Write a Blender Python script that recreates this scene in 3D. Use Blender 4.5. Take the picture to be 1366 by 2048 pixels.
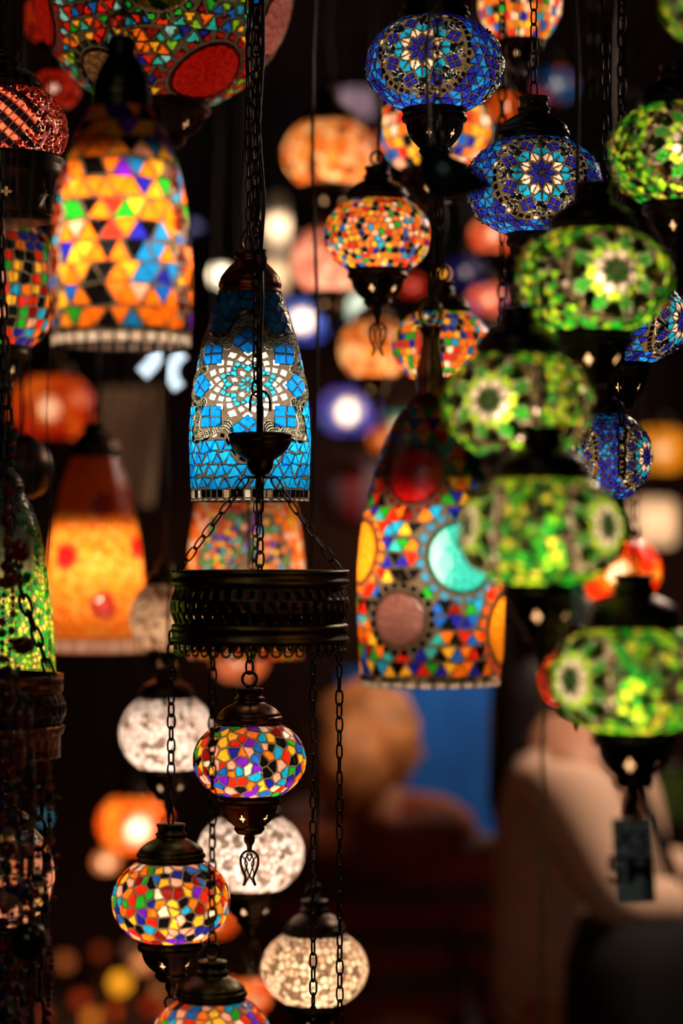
import bpy, math, random
from mathutils import Vector, Matrix
PI = math.pi
sc = bpy.context.scene
for o in list(bpy.data.objects): bpy.data.objects.remove(o)
C = sc.collection

# ------------------------------------------------------------------ camera
CAM = Vector((0.0, 0.0, 1.9)); PITCH = math.radians(0.95); FPX = 4835.0
cd = bpy.data.cameras.new('camera'); cam = bpy.data.objects.new('camera', cd); C.objects.link(cam)
cam.location = CAM; cam.rotation_euler = (PI/2 + PITCH, 0, 0)
cd.sensor_fit = 'VERTICAL'; cd.sensor_height = 36; cd.lens = FPX/2048*36
cd.dof.use_dof = True; cd.dof.focus_distance = 2.62; cd.dof.aperture_fstop = 1.9
cd.clip_start = 0.05; cd.clip_end = 60
sc.camera = cam
# ------------------------------------------------------------------ view, world
sc.view_settings.view_transform = 'Standard'; sc.view_settings.look = 'None'
sc.view_settings.gamma = 1.0; sc.view_settings.use_curve_mapping = False
sc.view_settings.exposure = 0.0
w = bpy.data.worlds.new('world'); sc.world = w; w.use_nodes = True
w.node_tree.nodes['Background'].inputs[0].default_value = (0.9, 0.75, 0.7, 1)
w.node_tree.nodes['Background'].inputs[1].default_value = 0.002
CEIL = 2.95

def at(px, py, d):
    """point seen at pixel px,py at forward distance d from the camera"""
    x = (px-683)/FPX*d; v = (1024-py)/FPX*d
    c, s = math.cos(PITCH), math.sin(PITCH)
    return Vector((CAM.x+x, CAM.y + d*c - v*s, CAM.z + d*s + v*c))
def hexc(h):
    r = [int(h[i:i+2], 16)/255 for i in (0, 2, 4)]
    return tuple((c/12.92 if c < .04045 else ((c+.055)/1.055)**2.4) for c in r)

# ------------------------------------------------------------------ materials
def newmat(name):
    m = bpy.data.materials.new(name); m.use_nodes = True
    nt = m.node_tree; nt.nodes.clear()
    out = nt.nodes.new('ShaderNodeOutputMaterial')
    return m, nt, out
def simple(name, col, rough=.6, metal=0., noise=.25, scale=30., spec=.5, bump=0.):
    m, nt, out = newmat(name); N = nt.nodes; L = nt.links
    p = N.new('ShaderNodeBsdfPrincipled'); p.inputs['Roughness'].default_value = rough
    p.inputs['Metallic'].default_value = metal; p.inputs['Specular IOR Level'].default_value = spec
    tc = N.new('ShaderNodeTexCoord'); nz = N.new('ShaderNodeTexNoise'); nz.inputs['Scale'].default_value = scale
    nz.inputs['Detail'].default_value = 4
    L.new(tc.outputs['Object'], nz.inputs['Vector'])
    cr = N.new('ShaderNodeValToRGB'); cr.color_ramp.elements[0].position = .3; cr.color_ramp.elements[1].position = .7
    cr.color_ramp.elements[0].color = (*[c*(1-noise) for c in col], 1); cr.color_ramp.elements[1].color = (*[min(1, c*(1+noise)) for c in col], 1)
    L.new(nz.outputs['Fac'], cr.inputs['Fac']); L.new(cr.outputs['Color'], p.inputs['Base Color'])
    if bump:
        b = N.new('ShaderNodeBump'); b.inputs['Strength'].default_value = bump; b.inputs['Distance'].default_value = .001
        L.new(nz.outputs['Fac'], b.inputs['Height']); L.new(b.outputs['Normal'], p.inputs['Normal'])
    L.new(p.outputs[0], out.inputs[0]); return m
BRASS = simple('aged_brass', (.035, .02, .009), .36, .9, .5, 60, bump=.25)
BRASS_WARM = simple('copper_brass', (.15, .055, .02), .36, .95, .45, 60, bump=.25)
BRASS_GREEN = simple('olive_patina_brass', (.07, .052, .016), .38, .95, .4, 60, bump=.25)
IRON = simple('blackened_iron', (.02, .013, .009), .45, .8, .4, 80)
CABLE = simple('black_cable', (.006, .005, .005), .5, 0, .2, 40)

def glassmat(name, transp, gloss_rough=.12, bump=.4, sat=1.0):
    m, nt, out = newmat(name); N = nt.nodes; L = nt.links
    at_ = N.new('ShaderNodeAttribute'); at_.attribute_name = 'Col'
    tc = N.new('ShaderNodeTexCoord'); nz = N.new('ShaderNodeTexNoise'); nz.inputs['Scale'].default_value = 260
    nz.inputs['Detail'].default_value = 3; nz.inputs['Distortion'].default_value = 1.2
    L.new(tc.outputs['Object'], nz.inputs['Vector'])
    mr = N.new('ShaderNodeMapRange'); mr.inputs['From Min'].default_value = .3; mr.inputs['From Max'].default_value = .7
    mr.inputs['To Min'].default_value = .62; mr.inputs['To Max'].default_value = 1.15
    L.new(nz.outputs['Fac'], mr.inputs['Value'])
    mul = N.new('ShaderNodeVectorMath'); mul.operation = 'SCALE'
    L.new(at_.outputs['Color'], mul.inputs[0]); L.new(mr.outputs[0], mul.inputs['Scale'])
    tr = N.new('ShaderNodeBsdfTranslucent'); L.new(mul.outputs[0], tr.inputs['Color'])
    tp = N.new('ShaderNodeBsdfTransparent'); L.new(mul.outputs[0], tp.inputs['Color'])
    mx = N.new('ShaderNodeMixShader'); mx.inputs[0].default_value = transp
    L.new(tr.outputs[0], mx.inputs[1]); L.new(tp.outputs[0], mx.inputs[2])
    gl = N.new('ShaderNodeBsdfGlossy'); gl.inputs['Roughness'].default_value = gloss_rough; gl.inputs['Color'].default_value = (.9, .9, .9, 1)
    bp = N.new('ShaderNodeBump'); bp.inputs['Strength'].default_value = bump; bp.inputs['Distance'].default_value = .0015
    L.new(nz.outputs['Fac'], bp.inputs['Height']); L.new(bp.outputs['Normal'], gl.inputs['Normal'])
    lw = N.new('ShaderNodeLayerWeight'); lw.inputs['Blend'].default_value = .5
    pw = N.new('ShaderNodeMath'); pw.operation = 'POWER'; pw.inputs[1].default_value = 4; L.new(lw.outputs['Facing'], pw.inputs[0])
    fr = N.new('ShaderNodeMath'); fr.operation = 'MULTIPLY_ADD'; fr.inputs[1].default_value = .45; fr.inputs[2].default_value = .035; L.new(pw.outputs[0], fr.inputs[0])
    m2 = N.new('ShaderNodeMixShader'); L.new(fr.outputs[0], m2.inputs[0])
    L.new(mx.outputs[0], m2.inputs[1]); L.new(gl.outputs[0], m2.inputs[2])
    L.new(m2.outputs[0], out.inputs[0]); return m
TILE = glassmat('stained_glass_tile', .018)
TILE_THIN = glassmat('thin_clear_stained_glass_tile', .15)
TILE_MID = glassmat('medium_stained_glass_tile', .04)
BEAD = glassmat('glass_bead', .02, .08, 0)
GROUT = glassmat('clear_glass_and_grout', .01, .3, .2)
MIRROR = simple('mirror_chip', (.75, .62, .5), .12, 1., .1, 20)
BULB_GAIN = 1.35
def bulbmat(name, col, s):
    m, nt, out = newmat(name); e = nt.nodes.new('ShaderNodeEmission')
    e.inputs[0].default_value = (*col, 1); e.inputs[1].default_value = s*BULB_GAIN
    nt.links.new(e.outputs[0], out.inputs[0]); return m
_bm = {}
def bulb_mat(s, col=(1., .74, .48)):
    k = (round(s, 2), col)
    if k not in _bm: _bm[k] = bulbmat('frosted_bulb_glow', col, s)
    return _bm[k]
def cloth(name, col, scale=14, amt=.3): return simple(name, col, .9, 0, amt, scale)

# ------------------------------------------------------------------ mesh helper
class MB:
    def __init__(s): s.v = []; s.f = []; s.c = []; s.m = []
    def add(s, vs, fs, col=(1, 1, 1), mi=0):
        o = len(s.v); s.v.extend([tuple(v) for v in vs])
        for f in fs: s.f.append([o+i for i in f]); s.c.append(col); s.m.append(mi)
    def build(s, name, mats, parent=None, smooth=True, flat_mi=()):
        me = bpy.data.meshes.new(name); me.from_pydata(s.v, [], s.f)
        if not isinstance(mats, (list, tuple)): mats = [mats]
        for m in mats: me.materials.append(m)
        me.polygons.foreach_set('material_index', s.m)
        me.polygons.foreach_set('use_smooth', [smooth and (mi not in flat_mi) for mi in s.m])
        ca = me.color_attributes.new('Col', 'FLOAT_COLOR', 'CORNER')
        buf = []
        for f, c in zip(s.f, s.c): buf.extend((c[0], c[1], c[2], 1.0)*len(f))
        ca.data.foreach_set('color', buf)
        me.validate(); me.update()
        ob = bpy.data.objects.new(name, me); C.objects.link(ob)
        if parent: ob.parent = parent
        return ob
    def lathe(s, prof, n=48, col=(1, 1, 1), mi=0, z0=0, cap=True, mod=None, off=(0, 0)):
        vs = []; fs = []
        for k, (r, z) in enumerate(prof):
            for i in range(n):
                a = 2*PI*i/n; rr = r*(mod(a, k, z) if mod else 1)
                vs.append((off[0]+rr*math.cos(a), off[1]+rr*math.sin(a), z+z0))
        for k in range(len(prof)-1):
            for i in range(n):
                j = (i+1) % n; fs.append((k*n+i, k*n+j, (k+1)*n+j, (k+1)*n+i))
        s.add(vs, fs, col, mi)
    def tube(s, pts, r, n=6, closed=False, col=(1, 1, 1), mi=0, flat=1.0):
        pts = [Vector(p) for p in pts]; m = len(pts); vs = []; fs = []
        up = None
        for i, p in enumerate(pts):
            a = pts[(i-1) % m] if (closed or i) else p; b = pts[(i+1) % m] if (closed or i < m-1) else p
            t = (b-a).normalized()
            if up is None: up = Vector((0, 1, 0)) if abs(t.y) < .9 else Vector((1, 0, 0))
            n1 = t.cross(up).normalized(); n2 = n1.cross(t).normalized(); up = n2
            rr = r(i/(m-1)) if callable(r) else r
            for k in range(n):
                g = 2*PI*k/n; vs.append(p + n1*rr*math.cos(g) + n2*rr*flat*math.sin(g))
        for i in range(m if closed else m-1):
            j = (i+1) % m
            for k in range(n):
                l = (k+1) % n; fs.append((i*n+k, i*n+l, j*n+l, j*n+k))
        if not closed: fs.append(tuple(range(n))[::-1]); fs.append(tuple((m-1)*n+k for k in range(n)))
        s.add(vs, fs, col, mi)
    def ball(s, p, r, col=(1, 1, 1), mi=0, n=8, sz=1.0):
        vs = []; fs = []; k = max(3, n//2)
        for i in range(1, k):
            th = PI*i/k
            for j in range(n):
                a = 2*PI*j/n; vs.append((p[0]+r*math.sin(th)*math.cos(a), p[1]+r*math.sin(th)*math.sin(a), p[2]+r*sz*math.cos(th)))
        t = len(vs); vs.append((p[0], p[1], p[2]+r*sz)); vs.append((p[0], p[1], p[2]-r*sz))
        for i in range(k-2):
            for j in range(n):
                l = (j+1) % n; fs.append((i*n+j, (i+1)*n+j, (i+1)*n+l, i*n+l))
        for j in range(n):
            l = (j+1) % n; fs.append((t, j, l)); fs.append((t+1, (k-2)*n+l, (k-2)*n+j))
        s.add(vs, fs, col, mi)
    def box(s, c, h, col=(1, 1, 1), mi=0):
        vs = [(c[0]+sx*h[0], c[1]+sy*h[1], c[2]+sz*h[2]) for sx in (-1, 1) for sy in (-1, 1) for sz in (-1, 1)]
        s.add(vs, [(0, 1, 3, 2), (4, 6, 7, 5), (0, 4, 5, 1), (2, 3, 7, 6), (0, 2, 6, 4), (1, 5, 7, 3)], col, mi)
    def link(s, c, L, W, r, ax, tw=None, n=6, seg=12):
        """one oval chain link centred on c, long axis ax, wide axis tw"""
        ax = Vector(ax).normalized(); tw = Vector(tw).normalized(); pts = []
        for i in range(seg):
            a = 2*PI*i/seg; ca, sa = math.cos(a), math.sin(a)
            pts.append(Vector(c) + ax*(math.copysign(abs(ca)**.8, ca)*L/2) + tw*(math.copysign(abs(sa)**.8, sa)*W/2))
        s.tube(pts, r, n, True)
    def chain(s, a, b, L=.016, W=.0085, r=.0013, sag=0):
        a = Vector(a); b = Vector(b); d = b-a; D = d.length; pitch = L-2.2*r; n = max(1, int(round(D/pitch)))
        t = d.normalized(); u = t.cross(Vector((0, 1, 0)) if abs(t.y) < .8 else Vector((1, 0, 0))).normalized(); v = t.cross(u).normalized()
        rnd = random.Random(int(abs(a.x*1000+a.z*777)))
        for i in range(n):
            f = (i+.5)/n; p = a.lerp(b, f) + Vector((0, 0, -sag*4*f*(1-f)))
            g = (PI/2 if i % 2 else 0) + rnd.uniform(-.35, .35)+.5
            s.link(p, L, W, r, t, u*math.cos(g)+v*math.sin(g))

def empty(name, loc, label, cat, group=None, rz=0, tilt=(0, 0)):
    o = bpy.data.objects.new(name, None); C.objects.link(o); o.empty_display_size = .02
    o.location = loc; o.rotation_euler = (tilt[0], tilt[1], rz)
    o['label'] = label; o['category'] = cat
    if group: o['group'] = group
    return o
def tag(o, label, cat, group=None):
    o['label'] = label; o['category'] = cat
    if group: o['group'] = group
    return o
def struct(o): o['kind'] = 'structure'; return o

# ------------------------------------------------------------------ the stall itself
def room():
    b = MB(); b.box((0, 4.3, -.05), (4.2, 6.2, .05)); struct(b.build('floor', simple('stone_floor', (.05, .03, .02), .8, 0, .4, 3, spec=.1), smooth=False))
    b = MB(); b.box((0, 4.3, CEIL+.05), (4.2, 6.2, .05)); struct(b.build('ceiling', simple('dark_ceiling_boards', (.02, .013, .01), .8, 0, .4, 4), smooth=False))
    b = MB(); b.box((0, 10.45, CEIL/2), (4.2, .05, CEIL/2)); struct(b.build('wall_back', simple('brown_plaster', (.026, .0085, .0045), .9, 0, .85, .9, spec=.05), smooth=False))
    for sd, nm in ((-1, 'wall_left'), (1, 'wall_right')):
        b = MB(); b.box((sd*4.25, 4.3, CEIL/2), (.05, 6.2, CEIL/2)); struct(b.build(nm, simple('dark_plaster_'+nm, (.045, .03, .025), .9, 0, .5, 2), smooth=False))
room()

# ------------------------------------------------------------------ surfaces of revolution as mosaic charts
class Surf:
    def __init__(s, prof):       # prof: list (r,z) from top to bottom
        P = [prof[0]]
        for a, b in zip(prof, prof[1:]):
            k = max(1, int(math.hypot(b[0]-a[0], b[1]-a[1])/.0025))
            for i in range(1, k+1): P.append((a[0]+(b[0]-a[0])*i/k, a[1]+(b[1]-a[1])*i/k))
        s.P = P; s.S = [0.]
        for a, b in zip(P, P[1:]): s.S.append(s.S[-1]+math.hypot(b[0]-a[0], b[1]-a[1]))
        s.len = s.S[-1]; s.rmax = max(p[0] for p in P)
    def rz(s, t):
        t = min(max(t, 0), s.len-1e-9); lo = int(t/s.len*(len(s.S)-1))
        while s.S[lo] > t: lo -= 1
        while s.S[lo+1] < t: lo += 1
        f = (t-s.S[lo])/(s.S[lo+1]-s.S[lo]+1e-12); a, b = s.P[lo], s.P[lo+1]
        dr, dz = b[0]-a[0], b[1]-a[1]; l = math.hypot(dr, dz)+1e-12
        return a[0]+dr*f, a[1]+dz*f, -dz/l, dr/l
    def pt(s, lon, t, h=0):
        r, z, nr, nz = s.rz(t); r += nr*h; z += nz*h
        return (r*math.cos(lon), r*math.sin(lon), z)
    def t_of_z(s, z):
        return min(zip(s.P, s.S), key=lambda q: abs(q[0][1]-z))[1]
def wrap(a): return (a+PI) % (2*PI)-PI

class Mosaic:
    """tiles laid on a Surf: glass shell (slot0), tiles (1), mirrors (2), beads (3)"""
    def __init__(s, surf, seed=1, grout=(.2, .15, .1)):
        s.S = surf; s.b = MB(); s.R = random.Random(seed); s.zones = []
        s.grout = grout; s.polys = []; s.bds = []; s.zonef = None; s.tile = None
    def poly(s, pts, col, mi=1, h=.0009):       # pts (lon,t)
        n = len(pts); cx = sum(p[0] for p in pts)/n; ct = sum(p[1] for p in pts)/n
        if mi == 1: s.polys.append(list(pts))
        o = [s.S.pt(a, t, .0002) for a, t in pts]
        i_ = [s.S.pt(cx+(a-cx)*.86, ct+(t-ct)*.86, h) for a, t in pts]
        s.b.add(o+i_, [tuple(n+k for k in range(n))]+[(k, (k+1) % n, n+(k+1) % n, n+k) for k in range(n)], col, mi)
    def local(s, lon0, t0, uv, col, mi=1, shrink=.9, sx=1.0, h=.0009):
        n = len(uv); cu = sum(p[0] for p in uv)/n; cv = sum(p[1] for p in uv)/n; P = []
        for u, v in uv:
            u = cu+(u-cu)*shrink; v = cv+(v-cv)*shrink
            t = t0-v; t = min(max(t, 0), s.S.len); r = max(s.S.rz(t)[0], s.S.rmax*.25); P.append((lon0+u*sx/r, t))
        s.poly(P, col, mi, h)
    def bead(s, lon, t, r, col, n=6):
        s.b.ball(s.S.pt(lon, t, r*.6), r, col, 3, n); s.bds.append((lon, t, r*.85))
    def inzone(s, lon, t, pad=0):
        if s.zonef and s.zonef(lon, t): return True
        for (l0, t0, ru, rv) in s.zones:
            r = s.S.rz(t)[0]; du = wrap(lon-l0)*r; dv = t-t0
            if (du/(ru+pad))**2+(dv/(rv+pad))**2 < 1: return True
        return False
    def tri(s, size, pal, t0=0, t1=None, jit=.12):
        t1 = t1 or s.S.len; rows = max(1, round((t1-t0)/(size*.87))); hh = (t1-t0)/rows
        for k in range(rows):
            r = s.S.rz(t0+hh*(k+.5))[0]; n = max(6, int(2*PI*r/size)); d = 2*PI/n; o = s.R.random()*d
            for i in range(n):
                for up in (0, 1):
                    a = o+i*d+(d/2 if up else 0)
                    if up: P = [(a-d/2, t0+hh*(k+1)), (a+d/2, t0+hh*(k+1)), (a, t0+hh*k)]
                    else: P = [(a-d/2, t0+hh*k), (a+d/2, t0+hh*k), (a, t0+hh*(k+1))]
                    c = (sum(p[0] for p in P)/3, sum(p[1] for p in P)/3)
                    if s.inzone(*c, pad=size*.02): continue
                    P = [(c[0]+(p[0]-c[0])*.93+s.R.uniform(-jit, jit)*d*.4, c[1]+(p[1]-c[1])*.93+s.R.uniform(-jit, jit)*hh*.5) for p in P]
                    s.poly(P, s.R.choice(pal), 1)
    def voro(s, size, pal, t0=0, t1=None, gap=.1, chaos=.42, mirror=0):
        t1 = t1 or s.S.len; rows = max(2, round((t1-t0)/size)); hh = (t1-t0)/rows; seeds = []
        for k in range(-1, rows+1):
            tt = t0+hh*(k+.5); r = s.S.rz(tt)[0]; n = max(5, int(2*PI*r/size)); d = 2*PI/n; o = s.R.random()*d
            seeds.append([(o+(i+s.R.uniform(-chaos, chaos))*d, tt+s.R.uniform(-chaos, chaos)*hh, r) for i in range(n)])
        for k in range(1, rows+1):
            for (a, t, r) in seeds[k]:
                if s.inzone(a, t, pad=size*.1): continue
                nb = []
                for q in (k-1, k, k+1):
                    for (a2, t2, r2) in seeds[q]:
                        du = wrap(a2-a)*r; dv = t2-t
                        if 0 < abs(du)+abs(dv) and abs(du) < size*2.6: nb.append((du, dv))
                P = [(-size*1.3, -size*1.3), (size*1.3, -size*1.3), (size*1.3, size*1.3), (-size*1.3, size*1.3)]
                for (nx, ny) in nb:
                    m = (nx*nx+ny*ny)/2; Q = []
                    for i in range(len(P)):
                        p, q2 = P[i], P[(i+1) % len(P)]; dp = p[0]*nx+p[1]*ny-m; dq = q2[0]*nx+q2[1]*ny-m
                        if dp <= 0: Q.append(p)
                        if dp*dq < 0: f = dp/(dp-dq); Q.append((p[0]+(q2[0]-p[0])*f, p[1]+(q2[1]-p[1])*f))
                    P = Q
                    if len(P) < 3: break
                if len(P) < 3: continue
                cx = sum(p[0] for p in P)/len(P); cy = sum(p[1] for p in P)/len(P)
                f = 1-gap
                pts = [(a+(cx+(p[0]-cx)*f)/r, min(max(t+cy+(p[1]-cy)*f, t0+.0003), t1-.0003)) for p in P]
                # merge near duplicates
                out = [pts[0]]
                for p in pts[1:]:
                    if abs(p[0]-out[-1][0])*r+abs(p[1]-out[-1][1]) > size*.12: out.append(p)
                if len(out) < 3: continue
                mi = 2 if s.R.random() < mirror else 1
                s.poly(out, s.R.choice(pal), mi)
    def border(s, lon, t, rad, n, size, col, mi=2, sx=1.0, rv=None, depth=None):
        rv = rv or rad; depth = depth or size
        for i in range(n):
            a = 2*PI*(i+.5)/n; w2 = PI*rad/n*.86; ca, sa = math.cos(a), math.sin(a)
            uv = [(u*-sa+(v)*ca, u*ca+v*sa) for u, v in ((-w2, 0), (w2, 0), (w2, depth), (-w2, depth))]
            uv = [(x+rad*ca, y+rv*sa) for x, y in uv]
            c = col if not isinstance(col, list) else s.R.choice(col)
            s.local(lon, t, uv, c, mi if (mi != 2 or s.R.random() < .85) else 1, .92, sx)
    def disc(s, lon, t, rad, cols, edge, rings=7, sx=1.0, rot=0):
        s.zones.append((lon, t, rad*1.08*sx, rad*1.08))
        dr = rad*.86/rings
        for k in range(rings):
            r0 = dr*k; r1 = dr*(k+1); n = max(5, int(2*PI*(k+.6)*.9))
            for i in range(n):
                a0 = 2*PI*i/n+k; a1 = 2*PI*(i+1)/n+k
                uv = [(r0*math.cos(a0), r0*math.sin(a0)), (r1*math.cos(a0), r1*math.sin(a0)), (r1*math.cos(a1), r1*math.sin(a1)), (r0*math.cos(a1), r0*math.sin(a1))]
                c = cols[(k+(i % 3 == 0)) % len(cols)] if len(cols) > 1 else cols[0]
                s.local(lon, t, uv, c, 1, .99, sx, .0016); s.polys.pop()
        s.polys.append([(lon+rad*.8*sx*math.cos(2*PI*i/24)/max(s.S.rz(t-rad*.8*math.sin(2*PI*i/24))[0], .2*s.S.rmax), t-rad*.8*math.sin(2*PI*i/24)) for i in range(24)])
        s.border(lon, t, rad*.9, int(2*PI*rad/(rad*.3)), 0, edge, 1, sx, depth=rad*.2)
    def star(s, lon, t, U, cols, sx=1.0, n=8, beads=None, beadr=.0015, mirrors=True, outer=None, rot=PI/2):
        """8-fold rhomb star; U = radius out to the mirror ring"""
        s.zones.append((lon, t, U*1.04*sx, U*1.04))
        base = [0, .19, .33, .50, .64]
        def ring(k, col):
            h = PI/n; off = rot+(h if k % 2 else 0)
            for i in range(n):
                a = off+2*PI*i/n; r0, r1, r2 = base[k]*U, base[k+1]*U, base[k+2]*U
                uv = [(r0*math.cos(a), r0*math.sin(a)), (r1*math.cos(a-h), r1*math.sin(a-h)), (r2*math.cos(a), r2*math.sin(a)), (r1*math.cos(a+h), r1*math.sin(a+h))]
                if k == 0: s.local(lon, t, uv, cols[0], 1, .92, sx)
                else:       # split lozenge into two tiles like the real chips
                    for sg in (-1, 1):
                        q = [uv[0], uv[1 if sg < 0 else 3], uv[2]]; m = ((uv[0][0]+uv[2][0])/2, (uv[0][1]+uv[2][1])/2)
                        q4 = [uv[0], uv[1 if sg < 0 else 3], (uv[2][0]*.5+uv[1 if sg < 0 else 3][0]*.5+(uv[2][0]-m[0])*.25, uv[2][1]*.5+uv[1 if sg < 0 else 3][1]*.5+(uv[2][1]-m[1])*.25), uv[2]]
                        s.local(lon, t, q4, cols[k], 1, .88, sx)
        for k in range(3): ring(k, cols[k])
        for i in range(n):       # 2x2 diamond clusters
            a = rot+2*PI*(i+.5)/n; q = .092*U; r0 = .50*U
            for (p, r) in ((1, 0), (2, -1), (2, 1), (3, 0)):
                cx, cy = r0+p*q*1.08, r*q*.98
                uv = [((cx+dx)*math.cos(a)-(cy+dy)*math.sin(a), (cx+dx)*math.sin(a)+(cy+dy)*math.cos(a)) for dx, dy in ((-q, 0), (0, -q), (q, 0), (0, q))]
                s.local(lon, t, uv, cols[3], 1, .9, sx)
        if beads:
            for i in range(n):
                a = rot+2*PI*i/n
                for _ in range(int(52)):
                    rr = s.R.uniform(.58, .9); da = s.R.uniform(-1, 1)*.27*(.35+.65*(rr-.58)/.32)
                    u = rr*U*math.cos(a+da); v = rr*U*math.sin(a+da); tt = t-v
                    if 0 < tt < s.S.len:
                        s.bead(lon+u*sx/max(s.S.rz(tt)[0], .3*s.S.rmax), tt, beadr*s.R.uniform(.8, 1.35), s.R.choice(beads))
        if mirrors: s.border(lon, t, U*.93, 40, 0, [(.85, .7, .5), (.5, .38, .22), (.9, .8, .7)], 2, sx, depth=U*.1)
    def beadfill(s, lon, t, ru, rv, n, r, cols):
        for _ in range(n):
            a = s.R.uniform(0, 2*PI); q = math.sqrt(s.R.random()); tt = t+rv*q*math.sin(a)
            if 0 < tt < s.S.len: s.bead(lon+ru*q*math.cos(a)/s.S.rz(tt)[0], tt, r*s.R.uniform(.7, 1.3), s.R.choice(cols))
    def shell(s, cell):
        """grout only where no tile is glued, so light reaches each tile once"""
        S = s.S; NU = max(60, int(2*PI*S.rmax/cell)); NV = max(16, int(S.len/cell)); cov = bytearray(NU*NV); du = 2*PI/NU; dv = S.len/NV
        for P in s.polys:
            n = len(P); cx = sum(p[0] for p in P)/n; ct = sum(p[1] for p in P)/n; rl = S.rz(ct)[0]; ar = pe = 0
            for k in range(n):
                (x0, y0), (x1, y1) = P[k], P[(k+1) % n]; x0 = (x0-cx)*rl; x1 = (x1-cx)*rl; y0 -= ct; y1 -= ct
                ar += x0*y1-x1*y0; pe += math.hypot(x1-x0, y1-y0)
            f = 1-.62*cell/(abs(ar)/(pe+1e-9)+1e-9)
            if f < .15: continue
            P = [(cx+(a-cx)*f, ct+(t-ct)*f) for a, t in P]
            a0 = min(p[0] for p in P); a1 = max(p[0] for p in P); t0 = min(p[1] for p in P); t1 = max(p[1] for p in P); n = len(P)
            E = [(P[k], P[(k+1) % n]) for k in range(n)]
            for j in range(max(0, int(t0/dv)), min(NV-1, int(t1/dv))+1):
                t = (j+.5)*dv; xs = sorted(A[0]+(B[0]-A[0])*(t-A[1])/(B[1]-A[1]) for A, B in E if (A[1] <= t) != (B[1] <= t))
                for x0, x1 in zip(xs[::2], xs[1::2]):
                    for i in range(math.ceil(x0/du-.5), math.floor(x1/du-.5)+1): cov[j*NU+i % NU] = 1
        for lon, t, r in s.bds:
            rr_ = S.rz(t)[0]
            for j in range(max(0, int((t-r)/dv)), min(NV-1, int((t+r)/dv))+1):
                if abs((j+.5)*dv-t) > r: continue
                w_ = r/rr_
                for i in range(math.ceil((lon-w_)/du-.5), math.floor((lon+w_)/du-.5)+1):
                    if not cov[j*NU+i % NU]: cov[j*NU+i % NU] = 2
        base = len(s.b.v)
        for j in range(NV+1):
            r, z, _, _ = S.rz(j*dv); s.b.v.extend((r*math.cos(i*du), r*math.sin(i*du), z) for i in range(NU))
        for j in range(NV):
            i = 0
            while i < NU:
                if cov[j*NU+i] == 1: i += 1; continue
                l = (i+1) % NU; s.b.f.append((base+j*NU+i, base+j*NU+l, base+(j+1)*NU+l, base+(j+1)*NU+i)); s.b.c.append((.8, .72, .6) if cov[j*NU+i] else s.grout); s.b.m.append(0); i += 1
    def build(s, name, parent, cell=None):
        s.shell(cell or max(.0011, s.S.rmax*.018)); return s.b.build(name, [GROUT, s.tile or TILE, MIRROR, BEAD], parent, True, (1, 2))

# colours of the glass itself
Wt = hexc('ffe0cc'); Pk = hexc('ffb09a'); Or = (1, .2, .008); Yl = (1, .52, .03); Rd = (.72, .02, .006); DR = (.22, .006, .004)
Gn = (.015, .36, .02); LG = (.25, .62, .02); Bl = (.01, .12, .62); DB = (.012, .015, .36); Cy = (.01, .36, .75); LC = (.25, .72, .85)
Pu = (.16, .01, .62); Bk = (.004, .003, .004); Tq = (.03, .5, .5)
MULTI = [Or, Or, Or, Yl, Yl, Rd, Rd, Pk, Wt, Pk, Cy, Bl, DB, DB, Gn, Pu, Bk, Bk, DR]
MULTI_W = [Or, Or, Or, Or, Yl, Yl, Yl, Rd, Rd, Pk, Wt, Cy, Bl, DB, Gn, Bk, Bk]
MULTI_R = [Rd, Rd, Or, Or, Yl, Gn, Gn, Cy, Bl, DB, DB, Bk, DR, Pk, Tq]
JEWEL = [Cy, Tq, Tq, Rd, Rd, DR, Or, Yl, Gn, LG, Bl, DB, LC]
BLUES = [DB, DB, DB, (.01, .25, .8), (.01, .2, .75), (.01, .04, .55), (.01, .12, .7)]
GREENS = [Gn, Gn, (.005, .14, .01), LG, LG, (.5, .78, .03), (.6, .6, .05), Bk, Bk, (.004, .08, .008), (.08, .3, .01)]
BEADB = [Wt, hexc('b8e0e0'), hexc('8fc9d0'), DB, (.02, .1, .7), hexc('d8f0f0')]
BEADG = [(.75, .62, .1), (.9, .8, .25), (.6, .8, .1), Gn, Wt, (.3, .6, .03)]
WHITES = [hexc('fff2ea'), hexc('fbe6dc'), hexc('f0d6cc'), hexc('d4b4a8'), hexc('fff2ea'), hexc('8c7468')]
AMBERS = [hexc('ffa04a'), hexc('ffb87c'), hexc('f08a3a'), hexc('ffc690'), hexc('a3522a'), hexc('e8782a')]
PINKS = [hexc('ffb8a8'), hexc('ffc8b8'), hexc('f59c90'), hexc('e88a80'), hexc('d07870')]

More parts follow.
